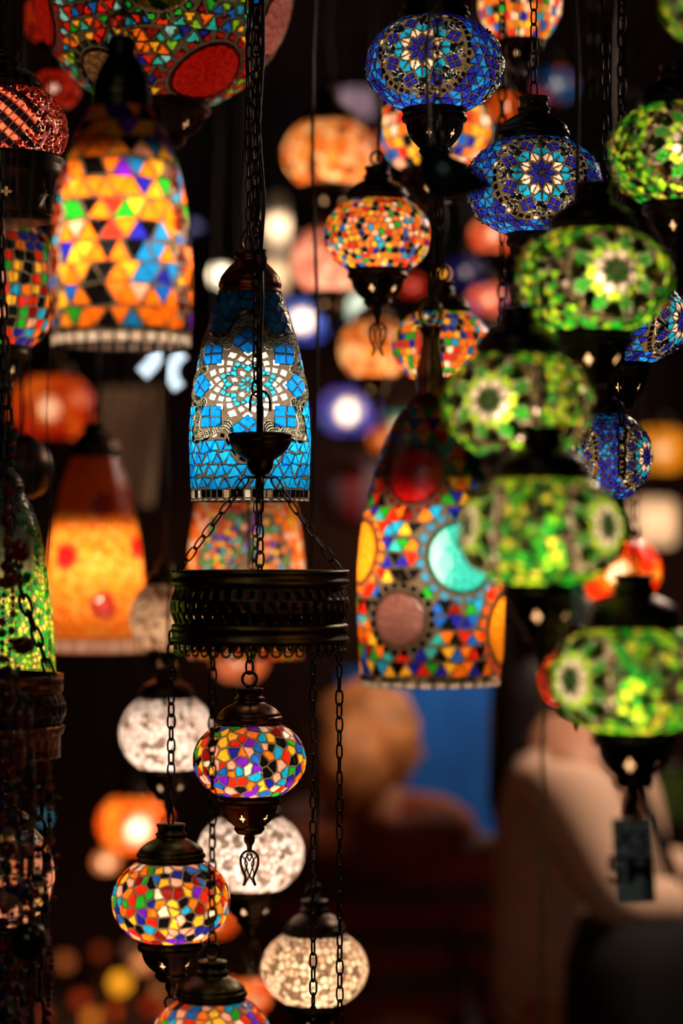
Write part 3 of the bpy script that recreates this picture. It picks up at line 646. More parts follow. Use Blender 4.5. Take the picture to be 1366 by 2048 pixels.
# ---- the bell lamps
def band(M, S, t0, t1, n, cols, mi=2, jit=.1):
    for i in range(n):
        a = 2*PI*i/n; w2 = PI/n*.84
        M.poly([(a-w2, t0), (a+w2, t0), (a+w2, t1), (a-w2, t1)], M.R.choice(cols), mi if M.R.random() < .6 else 1)
MC = [(.8, .62, .4), (.55, .4, .22), (.9, .8, .65), (.25, .18, .1)]
def deco_blue(M, S, R, H):
    lon = -PI/2; t0 = S.len*.47; U = H*.285; sx = 1.28; n = 8; rot = PI/2
    LB = (.02, .42, .72); VB = (.004, .19, .62); WH = hexc('fff0e2')
    CT = lambda a: .99+.185*math.cos(8*(a-rot))
    def zf(l, t):
        for L0 in (lon, lon+PI):
            u = wrap(l-L0)*S.rz(t)[0]/sx; v = t0-t
            if math.hypot(u, v) < U*(CT(math.atan2(v, u))+.12): return True
        return False
    M.zonef = zf
    for L0 in (lon, lon+PI):
        def dia(a, r, l, w, c):
            uv = [(r-l, 0), (r, -w), (r+l, 0), (r, w)]
            M.local(L0, t0, [(x*math.cos(a)-y*math.sin(a), x*math.sin(a)+y*math.cos(a)) for x, y in uv], c, 1, .92, sx, .0012)
        for i in range(n):
            a = rot+2*PI*i/n; h = PI/n
            dia(a, .085*U, .08*U, .034*U, LB); dia(a+h, .185*U, .075*U, .055*U, WH); dia(a, .255*U, .075*U, .06*U, LB)
            dia(a, .135*U, .03*U, .03*U, WH)
        for i in range(16):
            a = rot+2*PI*i/16; dia(a, .35*U, .06*U, .06*U, LB if i % 2 else WH); dia(a+PI/16, .42*U, .07*U, .072*U, WH if i % 1 == 0 else LB)
            dia(a+PI/16, .305*U, .05*U, .045*U, LB)
        for i in range(16):
            a = rot+2*PI*i/16; dia(a, .52*U, .085*U, .088*U, WH)
        for i in range(n):
            a = rot+2*PI*i/n; q = .132*U; r0 = .485*U
            for p, r in ((1, -1), (1, 1), (2, 0), (0, 0)) if i % 2 == 9 else ((1, 0), (2, -1), (2, 1), (3, 0)):
                cx = r0+p*q*.95; cy = r*q*.98
                uv = [((cx+dx)*math.cos(a)-(cy+dy)*math.sin(a), (cx+dx)*math.sin(a)+(cy+dy)*math.cos(a)) for dx, dy in ((-q, 0), (0, -q), (q, 0), (0, q))]
                M.local(L0, t0, uv, (.003, .18, .68) if (p+r) % 2 else (.006, .28, .8), 1, .92, sx, .0012)
        for k in range(5):       # bead ropes following the star outline
            rr = .85+.045*k; N = 270
            for j in range(N):
                a = 2*PI*j/N; c = (rr+.185*math.cos(8*(a-rot)))*U
                u = c*math.cos(a); v = c*math.sin(a)
                if k < 4: M.bead(L0+u*sx/S.rz(t0-v)[0], t0-v, U*.021, M.R.choice([hexc('d8dcc8'), hexc('c0c8b4'), hexc('e8e4d4'), hexc('9aa090')]), 5)
        for j in range(58):
            a = 2*PI*j/58; f = lambda a: (1.035+.185*math.cos(8*(a-rot)))*U
            P = []
            for da, dr in ((-.042, 0), (.042, 0), (.042, .075*U), (-.042, .075*U)):
                c = f(a+da)+dr; P.append((c*math.cos(a+da), c*math.sin(a+da)))
            M.local(L0, t0, P, M.R.choice(MC), 2 if M.R.random() < .7 else 1, .88, sx)
    tb_ = S.len-.0125
    M.tri(.115*R*2, [(.005, .31, .8), (.007, .36, .84), (.004, .24, .72), (.012, .42, .86)], .001, tb_-.001, jit=.35)
    band(M, S, tb_, S.len-.0032, 52, MC)
    band(M, S, S.len-.0029, S.len-.0002, 40, [hexc('fff0e4')], 1)
bell_lamp(500, 582, 1003, 241, 2.68, 'turquoise blue bell lamp with a large white star medallion', deco_blue, BELL, 124, 86, bcol=(1, .84, .68), s=15, bulby=.52, sockr=.60, seed=9, mat=BRASS_WARM, grout=(.1, .075, .05))
def deco_orange(M, S, R, H):
    for a in (-62, 62, 118, -118): 
        A = -PI/2+math.radians(a); M.zones.append((A, S.len*.62, .16*R, .40*S.len))
    M.tri(.34*R, [Or]*9+[(1, .34, .02)]*3+[Yl]*2+[Rd, Pk]+[(.01, .2, .6), Bl]*2+[Bk]*6+[Gn, Gn, Pu, DB], .001, S.len-.013, jit=.2)
    for a in (-62, 62, 118, -118):
        A = -PI/2+math.radians(a)
        for q in range(4): M.beadfill(A, S.len*(.34+.165*q), .15*R, .06*S.len, 70, .028*R, [Or, Rd, Wt, Yl, hexc('e8e0d0'), Rd, Pk])
        for q in range(4):
            t = S.len*(.42+.165*q); M.local(A, t, [(-.12*R, 0), (0, -.08*R), (.12*R, 0), (0, .08*R)], M.R.choice([Cy, Bl, Or, Gn, Yl]))
    band(M, S, S.len-.014, S.len-.011, 60, MC)
    band(M, S, S.len-.0105, S.len-.0005, 30, [hexc('fff4ea'), hexc('ffe8d8')], 1)
bell_lamp(242, 212, 694, 282, 2.25, 'bright orange mosaic bell lamp, large and blurred in front at upper left', deco_orange, [(1, .40), (.95, .52), (.87, .66), (.78, .78), (.66, .88), (.52, .95), (.35, 1.0), (.15, 1.0), (0, .97)], 116, 150, s=18, bulby=.56, sockr=.60, seed=12)
def deco_mix(M, S, R, H):
    F = -PI/2; L = S.len; k = 1/(FPX/2.33)
    def dd(px, py, rad, cols, edge, sx=1.0, rings=9):
        t = S.t_of_z((1368-py)*k); r = S.rz(t)[0]; x = max(-.97, min(.97, (px-861)*k/r))
        M.disc(F+math.asin(x), t, rad*k, cols, edge, rings, sx)
    dd(826, 958, 66, [(.95, .012, .01), (.8, .006, .006)], DR)
    dd(918, 1112, 84, [(.03, .5, .5), (.05, .58, .56), (.02, .42, .45)], (.03, .2, .4), rings=13)
    dd(795, 1234, 66, [(.22, .085, .075), (.3, .12, .1)], Bk, rings=10)
    dd(722, 1100, 76, [(1, .32, .01), (1, .4, .02)], (1, .25, .01)); dd(1002, 1255, 84, [(1, .35, .01), (1, .42, .02)], (.8, .1, .01))
    dd(960, 930, 50, [(.01, .2, .2), (.02, .1, .3)], DR)
    M.tri(.24*R, [Rd, Rd, Or, Or, Yl, Yl, Bl, DB, DB, Cy, Gn, Gn, Bk, Bk, DR, Tq], .001, L-.011, jit=.2)
    band(M, S, L-.010, L-.0068, 44, MC)
    band(M, S, L-.006, L-.0005, 30, [hexc('fff0e0')], 1)
bell_lamp(861, 815, 1370, 292, 2.33, 'big dark bell lamp with red, turquoise and mauve discs under a tall spindle', deco_mix, [(1, .36), (.96, .48), (.88, .62), (.78, .76), (.66, .87), (.54, .94), (.42, .98), (.30, 1.0), (.12, .98), (0.0, .94)], 104, 168, s=16, bulby=.515, sockr=.60, spindle=True, seed=14, mat=BRASS_WARM)
def deco_back(M, S, R, H):
    cols = [Or, Yl, Rd, Cy, DB, Gn, Bk, Pk, Tq, Pu]; F = -PI/2; t0 = S.len*.58
    M.zones.append((F, t0, .88*R, .88*R))
    for k in range(1, 9):
        n = 8*((k+1)//2+1) if k < 3 else 24
        r = .095*R*k; 
        for i in range(n):
            a = 2*PI*(i+.5*(k % 2))/n; l = .07*R; w2 = min(.062*R, PI*r/n*.95)
            uv = [(r-l, 0), (r, -w2), (r+l, 0), (r, w2)]
            M.local(F, t0, [(x*math.cos(a)-y*math.sin(a), x*math.sin(a)+y*math.cos(a)) for x, y in uv], M.R.choice(cols))
    M.voro(.12*R, [Or, Or, Yl, Rd, Pk, Wt, Or], gap=.15)
bell_lamp(492, 860, 1318, 236, 3.25, 'multicoloured bell lamp behind the chains directly below the turquoise bell', deco_back, BELL, 110, 80, s=15, bulby=.45, sockr=.4, seed=15, hk='cord')
def deco_flame(M, S, R, H):
    F = -PI/2; k = 3.52/FPX
    for px, py, rad in ((140, 1112, 26), (216, 1208, 25), (212, 1010, 22), (275, 1095, 22), (100, 1240, 20)):
        t = S.t_of_z((1302-py)*k); r = S.rz(t)[0]; x = max(-.95, min(.95, (px-190)*k/r))
        A = F+math.asin(x); M.disc(A, t, rad*k, [(.45, .008, .01), (.6, .01, .01)], (.5, .01, .02), 3)
    M.voro(.095*R, [(1, .27, .015), (1, .36, .03), (1, .18, .008), (1, .42, .08), (1, .3, .02)], .001, S.len-.022, gap=.08)
    band(M, S, S.len-.02, S.len-.002, 40, [hexc('f0d0c0'), hexc('e0b8a8')], 1)
bell_lamp(190, 908, 1304, 206, 3.52, 'flame orange bell lamp with red flower discs at the left', deco_flame, [(1, .42), (.94, .52), (.82, .66), (.68, .78), (.5, .88), (.3, .96), (.1, 1.0), (0, 1.0)], 96, 66, s=20, bulby=.50, sockr=.60, seed=16, hk='cord', grout=(.4, .12, .03))
def deco_green(M, S, R, H):
    M.zones.append((-PI/2+.35, S.len*.35, .5*R, .16*S.len))
    M.voro(.11*R, [Gn, (.02, .3, .03), (.5, .5, .05), (.55, .55, .06), (.01, .12, .02), LG, (.4, .42, .05)], .001, S.len-.003, gap=.1)
    M.zones.clear(); M.b.c  # zone left free for larger leaves
    for i in range(16):
        a = -PI/2+.35+M.R.uniform(-.45, .45); t = S.len*M.R.uniform(.22, .5)
        M.local(a, t, [(-.07*R, .04*R), (.07*R, .1*R), (.04*R, -.14*R), (-.02*R, -.16*R)], M.R.choice([(.01, .5, .05), (.02, .6, .08), Gn]))
bell_lamp(2, 985, 1352, 216, 2.8, 'green speckled bell lamp cut by the left edge', deco_green, [(1, .42), (.92, .56), (.8, .7), (.62, .82), (.45, .9), (.25, .96), (0, 1.0)], 90, 70, s=13, bulby=.38, sockr=.45, seed=17, hk='cord', grout=(.2, .2, .1))

# ---- big globe top left
def big_globe():
    d = 2.9; R = 262*d/FPX; base = at(326, -32, d); k = d/FPX
    root = empty('mosaic_globe_lamp', base, 'very large mosaic globe lamp with a gold beaded disc, cut by the top edge', 'lamp', GG)
    S = globe_surf(R, .98, .35, .36); M = Mosaic(S, 101, (.07, .05, .035)); F = -PI/2
    def dd(px, py, rad, cols, edge, rings=10, beads=None):
        z = -(py+32)*k; t = S.t_of_z(z); r = S.rz(t)[0]; x = max(-.96, min(.96, (px-326)*k/r)); A = F+math.asin(x)
        sy = 1.0/max(.45, math.sqrt(max(.01, 1-(z/(R*.98))**2)))
        M.disc(A, t, rad*k, cols, edge, rings)
        if beads:
            for i in range(700):
                q = math.sqrt((i+.5)/700); a = i*2.39996; tt = t+rad*k*.82*q*math.sin(a); g = 6+int(q*5)
                M.bead(A+rad*k*.82*q*math.cos(a)/S.rz(tt)[0], tt, .0021, beads[0] if math.sin(a*6+q*9) > -.1 else beads[1], 5)
    dd(336, 8, 82, [(.02, .3, .01), (.6, .45, .03)], Gn, 8, beads=[(1., .72, .12), (.02, .3, .01)])
    dd(424, 172, 88, [(.4, .006, .004), (.28, .004, .003)], (.3, .01, .006), 10)
    dd(85, 40, 92, [(.5, .012, .004), (.35, .01, .004)], (.3, .01, .006), 10)
    dd(560, 62, 86, [(.45, .14, .13), (.3, .08, .09)], (.2, .1, .1), 10)
    dd(228, 172, 74, [(.2, .1, .04), (.1, .05, .02)], (.008, .02, .006), 8)
    dd(150, -170, 86, [(.02, .2, .4)], Bl); dd(500, -170, 86, [(.5, .3, .02)], Or)
    M.tri(.125*R, JEWEL, 0, None, jit=.3)
    M.build('globe', root); z = -R*.98*math.cos(math.asin(.36)); zt = cap_upper(R, .35, -z, root, BRASS)
    cap_lower(R*.64, .56, z, root, BRASS, 'ring', .75)
    bulb(R, -.02, root, 17, .028, topz=R*.9, sr=.02); hang(root, 0, 0, zt, 'chain', base)
big_globe()
# ---- left edge: pink beaded globe and diamond globe on one frame
def pink_beads():
    d = 2.65; R = 125*d/FPX; base = at(6, 262, d)
    root = empty('mosaic_globe_lamp', base, 'pink beaded globe lamp with black and coral diamonds at the left edge', 'lamp', GG)
    S = globe_surf(R, .78, .6, .84); M = Mosaic(S, 102, (.2, .04, .05)); F = -PI/2; q = .085*R; t0 = S.len*.58
    CO = (1, .2, .1)
    for i in range(-6, 7):
        for j in range(-6, 7):
            if abs(i)+abs(j) > 8: continue
            u = (i+j)*q*1.04; v = (i-j)*q*1.04*.9
            if 0 < t0-v < S.len: M.local(F-.05, t0-v, [(u-q, 0), (u, -q), (u+q, 0), (u, q)], CO if (i % 2 == 0) else Bk, 1, .92)
    for i in range(2200):
        a = F+M.R.uniform(-PI*.9, PI*.9); t = M.R.uniform(.002, S.len-.001); r = S.rz(t)[0]
        if (abs((a-F+.05)*r)/(.78*R)+abs(t-t0)/(.62*R)) < 1: continue
        M.bead(a, t, .0021, M.R.choice([(.8, .1, .12), (.6, .05, .07), (.9, .25, .22), (1, .5, .4), (.45, .02, .04)]), 5)
    M.build('globe', root); zt = cap_upper(R, .6, R*.78*math.cos(math.asin(.6)), root, BRASS)
    b = MB(); z = -R*.78*math.cos(math.asin(.84))
    b.lathe([(.80*R, z+.02*R), (.97*R, z), (1.0*R, z-.06*R), (.96*R, z-.12*R), (.99*R, z-.2*R), (.99*R, z-.34*R), (.96*R, z-.4*R)], 72)
    S2 = Surf([(.96*R, z-.4*R), (.9*R, z-.7*R), (.86*R, z-.95*R)])
    perf(b, lambda lon, v, h: S2.pt(lon, v*S2.len, h), 16, 1, starhole(), .3, .16, False, skip=2)
    b.lathe([(.86*R, z-.95*R), (.9*R, z-1.0*R), (.6*R, z-1.06*R), (0, z-1.08*R)], 48)
    b.build('bowl', BRASS, root)
    bulb(R, 0, root, 13, topz=R*.6); hang(root, 0, 0, zt, 'chain', base)
pink_beads()
globe_lamp(-6, 568, 262, 2.96, 'lozenge', 'globe lamp with multicoloured diamonds and gold beads at the left edge', GG, seed=90, s=9, size=.17, pal=[Or, Rd, DR, Gn, Bk, Bk, Yl, DB, Pk, Cy, Rd], hpx=250, b=.98, rt=.5, rb=.5, finial='ring')
globe_lamp(10, 1752, 196, 2.54, 'lozenge', 'coral and black globe lamp behind the bead strings at lower left', GG, seed=91, s=7, size=.3, pal=[Pk, Bk, hexc('ff9a70'), Bk, hexc('e8b870')], hpx=190, b=.97, finial='none', chain_to=at(0, 1512, 2.5).z)

# ---- ring chandelier
def ring_chandelier(px, d, Rr, ytop, label, cup=True, halfchains=True, lamps=(), prefix=''):
    k = d/FPX; base = at(px, ytop, d); root = empty('ring_chandelier', base, label, 'chandelier', 'pierced brass ring chandeliers')
    R = Rr*k; b = MB()
    def Z(y): return -(y-1140)*k
    b.lathe([(R*.93, Z(1142)), (R*.985, Z(1140)), (R*.99, Z(1146)), (R*.965, Z(1149)), (R*.965, Z(1158)), (R*.99, Z(1161)), (R*.99, Z(1168)), (R*.95, Z(1172)), (R*.94, Z(1176))], 160, mod=lambda a, kk, z: 1+(.006*math.sin(90*a) if 3 <= kk <= 4 else 0))
    b.lathe([(R*.94, Z(1246)), (R*.975, Z(1249)), (R*.985, Z(1258)), (R*.96, Z(1261)), (R*.96, Z(1272)), (R*.99, Z(1276)), (R*.99, Z(1282)), (R*.955, Z(1285))], 160, mod=lambda a, kk, z: 1+(.006*math.sin(90*a) if 3 <= kk <= 4 else 0))
    b.build('rim', BRASS_GREEN, root)
    b = MB(); hole = []
    for i in range(16):
        a = 2*PI*i/16; hole.append((math.cos(a)*(.55+.45*abs(math.sin(a))), math.sin(a)))
    def belly(lon, v, h):
        r = R*(.94+.055*math.sin(PI*v))+h; return (r*math.cos(lon), r*math.sin(lon), Z(1176+70*v))
    perf(b, belly, 44, 3, hole, .19, .30); 
    # filler strips where the staggered rows meet the rims
    b.build('filigree_band', BRASS, root)
    b = MB(); n = 44
    def fr(lon, v, h): return ((R*.955+h)*math.cos(lon), (R*.955+h)*math.sin(lon), Z(1285+14*v))
    perf(b, fr, n, 1, hole, .26, .36, False)
    for i in range(n):
        a0 = 2*PI*(i+.0)/n
        for j in range(8):
            th0 = PI*j/8; th1 = PI*(j+1)/8
            P = []
            for rr, th in ((.46, th0), (.46, th1), (.24, th1), (.24, th0)):
                lon = 2*PI*(i+.5-rr*math.cos(th))/n; P.append((R*.955*math.cos(lon), R*.955*math.sin(lon), Z(1299+rr*math.sin(th)*24)))
            b.add(P, [(0, 1, 2, 3)])
    b.build('scalloped_fringe', BRASS_GREEN, root)
    if cup:
        zc = lambda y: (1140-y)*k
        b = MB(); u = 64*k
        b.lathe([(.96*u, zc(866)), (1.0*u, zc(868)), (1.0*u, zc(874)), (.95*u, zc(877)), (.97*u, zc(880)), (.97*u, zc(886)), (.93*u, zc(890)), (.88*u, zc(897)), (.74*u, zc(908)), (.52*u, zc(917)), (.44*u, zc(920)), (.42*u, zc(926)), (.40*u, zc(936)), (.30*u, zc(946)), (.17*u, zc(950)), (.15*u, zc(958)), (0, zc(960))], 72, mod=lambda a, kk, z: 1+(.01*math.sin(50*a) if 4 <= kk <= 5 else 0))
        b.build('canopy_cup', BRASS, root)
        b = MB(); b.tube([(0, 0, zc(998)), (0, 0, zc(812))], .0042, 10)
        b.lathe([(0, zc(950)), (.42*u, zc(954)), (.46*u, zc(957)), (0, zc(957))], 3*8)
        b.build('stem', BRASS, root)
        b = MB(); b.tube([(-20*k, 0, zc(822)), (-20*k, 0, zc(802)), (-17*k, 0, zc(791)), (-9*k, 0, zc(783)), (0, 0, zc(781)), (9*k, 0, zc(783)), (17*k, 0, zc(791)), (20*k, 0, zc(802)), (20*k, 0, zc(822))], .0014, 8); b.build('hook', IRON, root)
        b = MB(); b.tube([(0, 0, zc(885)), (-.001, 0, zc(700)), (.001, 0, zc(600)), (.0, 0, zc(505))], .0034, 8); b.tube([(0.0, 0, zc(505)), (.004, 0, zc(400)), (-.002, 0, zc(250)), (.003, 0, zc(100)), (0.0, 0, CEIL-base.z)], .0022, 8)
        b.lathe([(0, zc(497)), (.0065, zc(498)), (.0075, zc(515)), (.006, zc(540)), (0, zc(541))], 12); b.build('cord', CABLE, root)
        b = MB(); b.chain((-.004, -.004, zc(790)), (-.004, -.004, CEIL-base.z), .0165, .0085, .00125); b.chain((-.012, .012, zc(500)), (-.013, .012, CEIL-base.z), .018, .0085, .0010); b.build('suspension_chain', IRON, root)
        for i, g in enumerate((-128, -90+2, 12)):
            pass
        for ang in (202, 268, 338):
            a = math.radians(ang); b = MB()
            b.chain((.44*u*math.cos(a), .44*u*math.sin(a), zc(957)), (R*.955*math.cos(a), R*.955*math.sin(a), Z(1143)), .018, .0085, .0010); b.build('chain', IRON, root)
        a = math.radians(90); b = MB(); b.chain((0, 0, zc(998)), (0, 0, Z(1265)), .017, .0085, .0012); b.build('chain', IRON, root)
        b = MB(); b.tube([(-R*.95, 0, Z(1262)), (R*.95, 0, Z(1262))], .0022, 6); b.tube([(0, -R*.95, Z(1262)), (0, R*.95, Z(1262))], .0022, 6); b.build('cross_bar', IRON, root)
    for ang, ze, kind in lamps:
        a = math.radians(ang); b = MB()
        b.chain((R*.93*math.cos(a), R*.93*math.sin(a), Z(1276)), (R*.93*math.cos(a)+.001, R*.93*math.sin(a), ze-base.z), *kind); b.build('chain', IRON, root)
    return root
ring_chandelier(520, 2.56, 181, 1140, 'round pierced brass ring chandelier hung on three chains in the centre', True, lamps=[(20, 1.32, (.017, .0075, .0011)), (52, 1.32, (.017, .0075, .0011))])
# left ring
def left_ring():
    d = 2.5; k = d/FPX; base = at(-60, 1348, d); R = 186*k
    root = empty('ring_chandelier', base, 'pierced brass ring chandelier cut by the left edge under the green bell', 'chandelier', 'pierced brass ring chandeliers')
    Z = lambda y: -(y-1348)*k
    b = MB(); b.lathe([(R*.94, Z(1349)), (R, Z(1348)), (R, Z(1374)), (R*.985, Z(1376)), (R*1.0, Z(1378)), (R*1.0, Z(1382)), (R*.96, Z(1386))], 160)
    b.lathe([(R*.99, Z(1450)), (R*1.01, Z(1453)), (R*.99, Z(1468)), (R*.97, Z(1470))], 160, mod=lambda a, kk, z: 1+.006*math.sin(120*a)); b.build('rim', BRASS_WARM, root)
    hole = [(math.cos(2*PI*i/16)*(.55+.45*abs(math.sin(2*PI*i/16))), math.sin(2*PI*i/16)) for i in range(16)]
    b = MB(); perf(b, lambda lon, v, h: ((R*(.97+.065*math.sin(PI*v))+h)*math.cos(lon), (R*(.97+.065*math.sin(PI*v))+h)*math.sin(lon), Z(1386+64*v)), 46, 3, hole, .28, .42); b.build('filigree_band', BRASS, root)
    b = MB(); perf(b, lambda lon, v, h: ((R*.97+h)*math.cos(lon), (R*.97+h)*math.sin(lon), Z(1470+44*v)), 46, 1, [(x, y*.5+.6) for x, y in hole], .3, .4, False)
    b.build('scalloped_fringe', BRASS_WARM, root)
    for ang, r_ in ((335, .86), (318, .92)):
        a = math.radians(ang); b = MB(); b.chain((R*r_*math.cos(a), R*r_*math.sin(a), Z(1512)), (R*r_*math.cos(a), R*r_*math.sin(a), Z(2100)), .034, .017, .0022); b.build('chain', IRON, root)
    b = MB(); a = math.radians(340); b.chain((R*.97*math.cos(a), R*.97*math.sin(a), Z(1350)), (R*.5*math.cos(a), R*.5*math.sin(a), Z(1130)), .022, .011, .0018); b.chain((R*.5*math.cos(a), R*.5*math.sin(a), Z(1130)), (0, 0, CEIL-base.z-.0), .022, .011, .0018); b.build('chain', IRON, root)
left_ring()

# ---- bead strings at the left
rr = random.Random(5)
_beads = {}
def bead_mesh(c):
    if c not in _beads:
        b = MB(); b.ball((0, 0, 0), 1, c, n=10); o = b.build('bead', BEAD); _beads[c] = o.data; bpy.data.objects.remove(o)
    return _beads[c]
beadcols = [(.5, .02, .01), (.35, .01, .03), (.3, .05, .25), (.03, .25, .06), (.5, .2, .02), (.02, .1, .4), (.6, .45, .35), (.02, .02, .02), (.4, .02, .01)]
glb = [ (8, 1015, 2.375, 'crimson bead string farthest left'), (36, 1340, 2.355, 'bead string with silver beads at its top, over the left ring'), (20, 860, 2.335, 'longest red and violet bead string, hanging past the green bell'), (62, 1420, 2.315, 'bead string with the large iridescent ball, right of the others'), (96, 1500, 2.39, 'short dark bead string right of the left ring chain')]
for gi, (px, py, d, lab) in enumerate(glb):
    base = at(px, 1500, d); r = empty('bead_garland', base, lab, 'bead string', 'bead strings at the left edge')
    b = MB(); k = d/FPX; sw = lambda z: .0025*math.sin(z*40+gi)
    zb = -(2080-1500)*k
    b.tube([(sw(z), 0, z) for z in [zb+(CEIL-base.z-zb)*i/40 for i in range(41)]], .0007, 5); b.build('cord', CABLE, r)
    z = (1500-py)*k; cnt = 0
    while z > zb and cnt < 100:
        q = rr.random()
        if q < .66: sz_ = rr.uniform(.0022, .0036)
        elif q < .93: sz_ = rr.uniform(.004, .006)
        else: sz_ = rr.uniform(.007, .0095)
        c = rr.choice(beadcols) if gi != 1 or q > .3 else (.7, .7, .7)
        spots_ = [(sw(z), 0, z-sz_, sz_, c)]
        if q > .82: spots_ += [(sw(z)+sg*sz_*1.8, rr.uniform(-.004, .004), z-sz_, sz_*.55, rr.choice(beadcols)) for sg in (-1, 1)]
        for (x_, y_, z_, s_, c_) in spots_:
            me = bead_mesh(c_); o = bpy.data.objects.new('bead', me); C.objects.link(o); o.parent = r; o.location = (x_, y_, z_); o.scale = (s_, s_, s_*rr.uniform(.8, 1.3)); cnt += 1
        z -= 2*sz_*.97+(.0006 if q < .66 else .0015)
    if gi == 3:
        b = MB(); b.ball((0, -.012, -(1878-1500)*k), .019, (.1, .12, .08), n=20); b.build('glass_charm', BEAD, r)
    if gi == 2:
        b = MB(); b.ball((.012, -.01, -(1100-1500)*k), .009, (.4, .01, .01), n=10, sz=1.4); b.build('tassel_charm', BEAD, r); b = MB(); b.ball((.014, -.01, -(1290-1500)*k), .012, (.3, .01, .01), n=10, sz=.8); b.build('tassel_charm', BEAD, r)

# ---- dark hanging leaf ornament and other bits
def leaf():
    d = 2.0; k = d/FPX; base = at(905, 350, d); r = empty('leaf_ornament', base, 'dark patinated metal leaf ornament hanging between the two upper blue globes', 'ornament')
    P = [(-62, 62), (-40, 66), (-8, 48), (25, 28), (55, 2), (88, -22), (60, -36), (25, -46), (-10, -52), (-42, -44), (-66, -15), (-72, 25)]
    b = MB(); n = len(P); vs = []
    for h in (-1, 1):
        vs += [(x*k, h*.002, y*k) for x, y in P]; vs.append((0, h*.008, 5*k))
    fs = [(i, (i+1) % n, n) for i in range(n)]+[(n+1+(i+1) % n, n+1+i, 2*n+1) for i in range(n)]+[(i, n+1+i, n+1+(i+1) % n, (i+1) % n) for i in range(n)]
    b.add(vs, fs); b.build('leaf', simple('dark_green_enamel', (.012, .03, .024), .25, .6, .6, 40), r)
    b = MB(); b.tube([(-.012, 0, 60*k), (-.013, 0, .2), (-.012, 0, CEIL-base.z)], .0016, 6); b.build('cord', CABLE, r)
leaf()
def dark_bowl():
    d = 3.12; base = at(45, 935, d); k = d/FPX; r = empty('brass_bowl_pendant', base, 'dark curved metal bowl pendant at the left above the green bell', 'pendant')
    b = MB(); R = 62*k; b.lathe([(R*.2, R*1.1), (R*.5, R*.9), (R*.85, R*.5), (R, 0), (R*.9, -R*.5), (R*.6, -R*.85), (R*.2, -R), (0, -R)], 40); b.build('bowl', BRASS, r)
    b = MB(); b.tube([(0, 0, R), (0, 0, CEIL-base.z)], .002, 6); b.build('cord', CABLE, r)
dark_bowl()
def tag_paper(px, py, w, h, d, rz, label, text=True):
    k = d/FPX; base = at(px, py-h/2, d); r = empty('price_tag', base, label, 'price tag', None, 0, (0, math.radians(rz)))
    b = MB(); b.box((0, 0, -h*k/2), (w*k/2, .0006, h*k/2)); b.build('paper', simple('grey_tag_paper', (.42, .44, .43), .8, 0, .12, 60), r, False)
    b = MB(); b.tube([(0, 0, -.002), (.001, .001, .012), (0, 0, .028)], .0008, 6); b.build('string', CABLE, r)
    if text:
        def tx(s, size, x, z, ang=0):
            cu = bpy.data.curves.new('ink', 'FONT'); cu.body = s; cu.size = size; cu.extrude = .0001; cu.align_x = 'CENTER'; cu.align_y = 'CENTER'; cu.offset = size*.02
            to = bpy.data.objects.new('ink_tmp', cu); me = bpy.data.meshes.new_from_object(to); bpy.data.objects.remove(to)
            o = bpy.data.objects.new('handwriting', me); C.objects.link(o); o.parent = r; o.location = (x, -.0009, z); o.rotation_euler = (PI/2, ang, 0); me.materials.clear(); me.materials.append(simple('black_ink', (.006, .006, .006), .7))
        tx('X5', .026, 0, -.26*h*k, .2); tx('5M', .034, -.004, -.62*h*k, .05); tx('s', .028, .011, -.84*h*k)
        b = MB(); b.box((0, -.0007, -.46*h*k), (w*k*.44, .0002, h*k*.022)); b.build('ink_line', simple('grey_ink', (.03, .03, .035), .8), r, False)
        b = MB(); 
        for i in range(14):
            a = 2*PI*i/14; b.tube([(0, -.002, .024), (.005*math.cos(a), -.002+.005*math.sin(a), .014), (.008*math.cos(a), -.002+.006*math.sin(a), .001)], .001, 5)
        b.build('tassel', CABLE, r)
tag_paper(1263, 1722, 80, 172, 2.1, -3, 'grey paper price tag with handwriting under the lowest green globe')
tag_paper(1151, 1210, 14, 76, 2.05, -4, 'narrow blank paper strip beside the bowl of the side ring green globe', False)
b = MB(); base = at(1080, 1320, 2.08); b.tube([(0, 0, 0), (.0008, 0, -.12), (0, 0, -.38)], .0011, 6); b.tube([(.0025, 0, 0), (.0028, 0, -.2), (.002, 0, -.38)], .0008, 6)
o = b.build('pull_cord', simple('beige_twine', (.4, .22, .1), .9)); o.location = base; tag(o, 'thin beige twine hanging below the middle green globe', 'cord')
# extra plain chain
for px, d, zb, lab in ((1243, 2.5, 1.98, 'thin black chain in front of the dark wall at upper right'), (1003, 2.9, 2.0, 'thin black chain right of the top blue globe')):
    base = at(px, 600, d); base.z = zb; b = MB(); b.chain((0, 0, 0), (.002, 0, CEIL-zb), .02, .010, .0014); o = b.build('chain', IRON); o.location = base; tag(o, lab, 'chain', 'loose hanging chains')

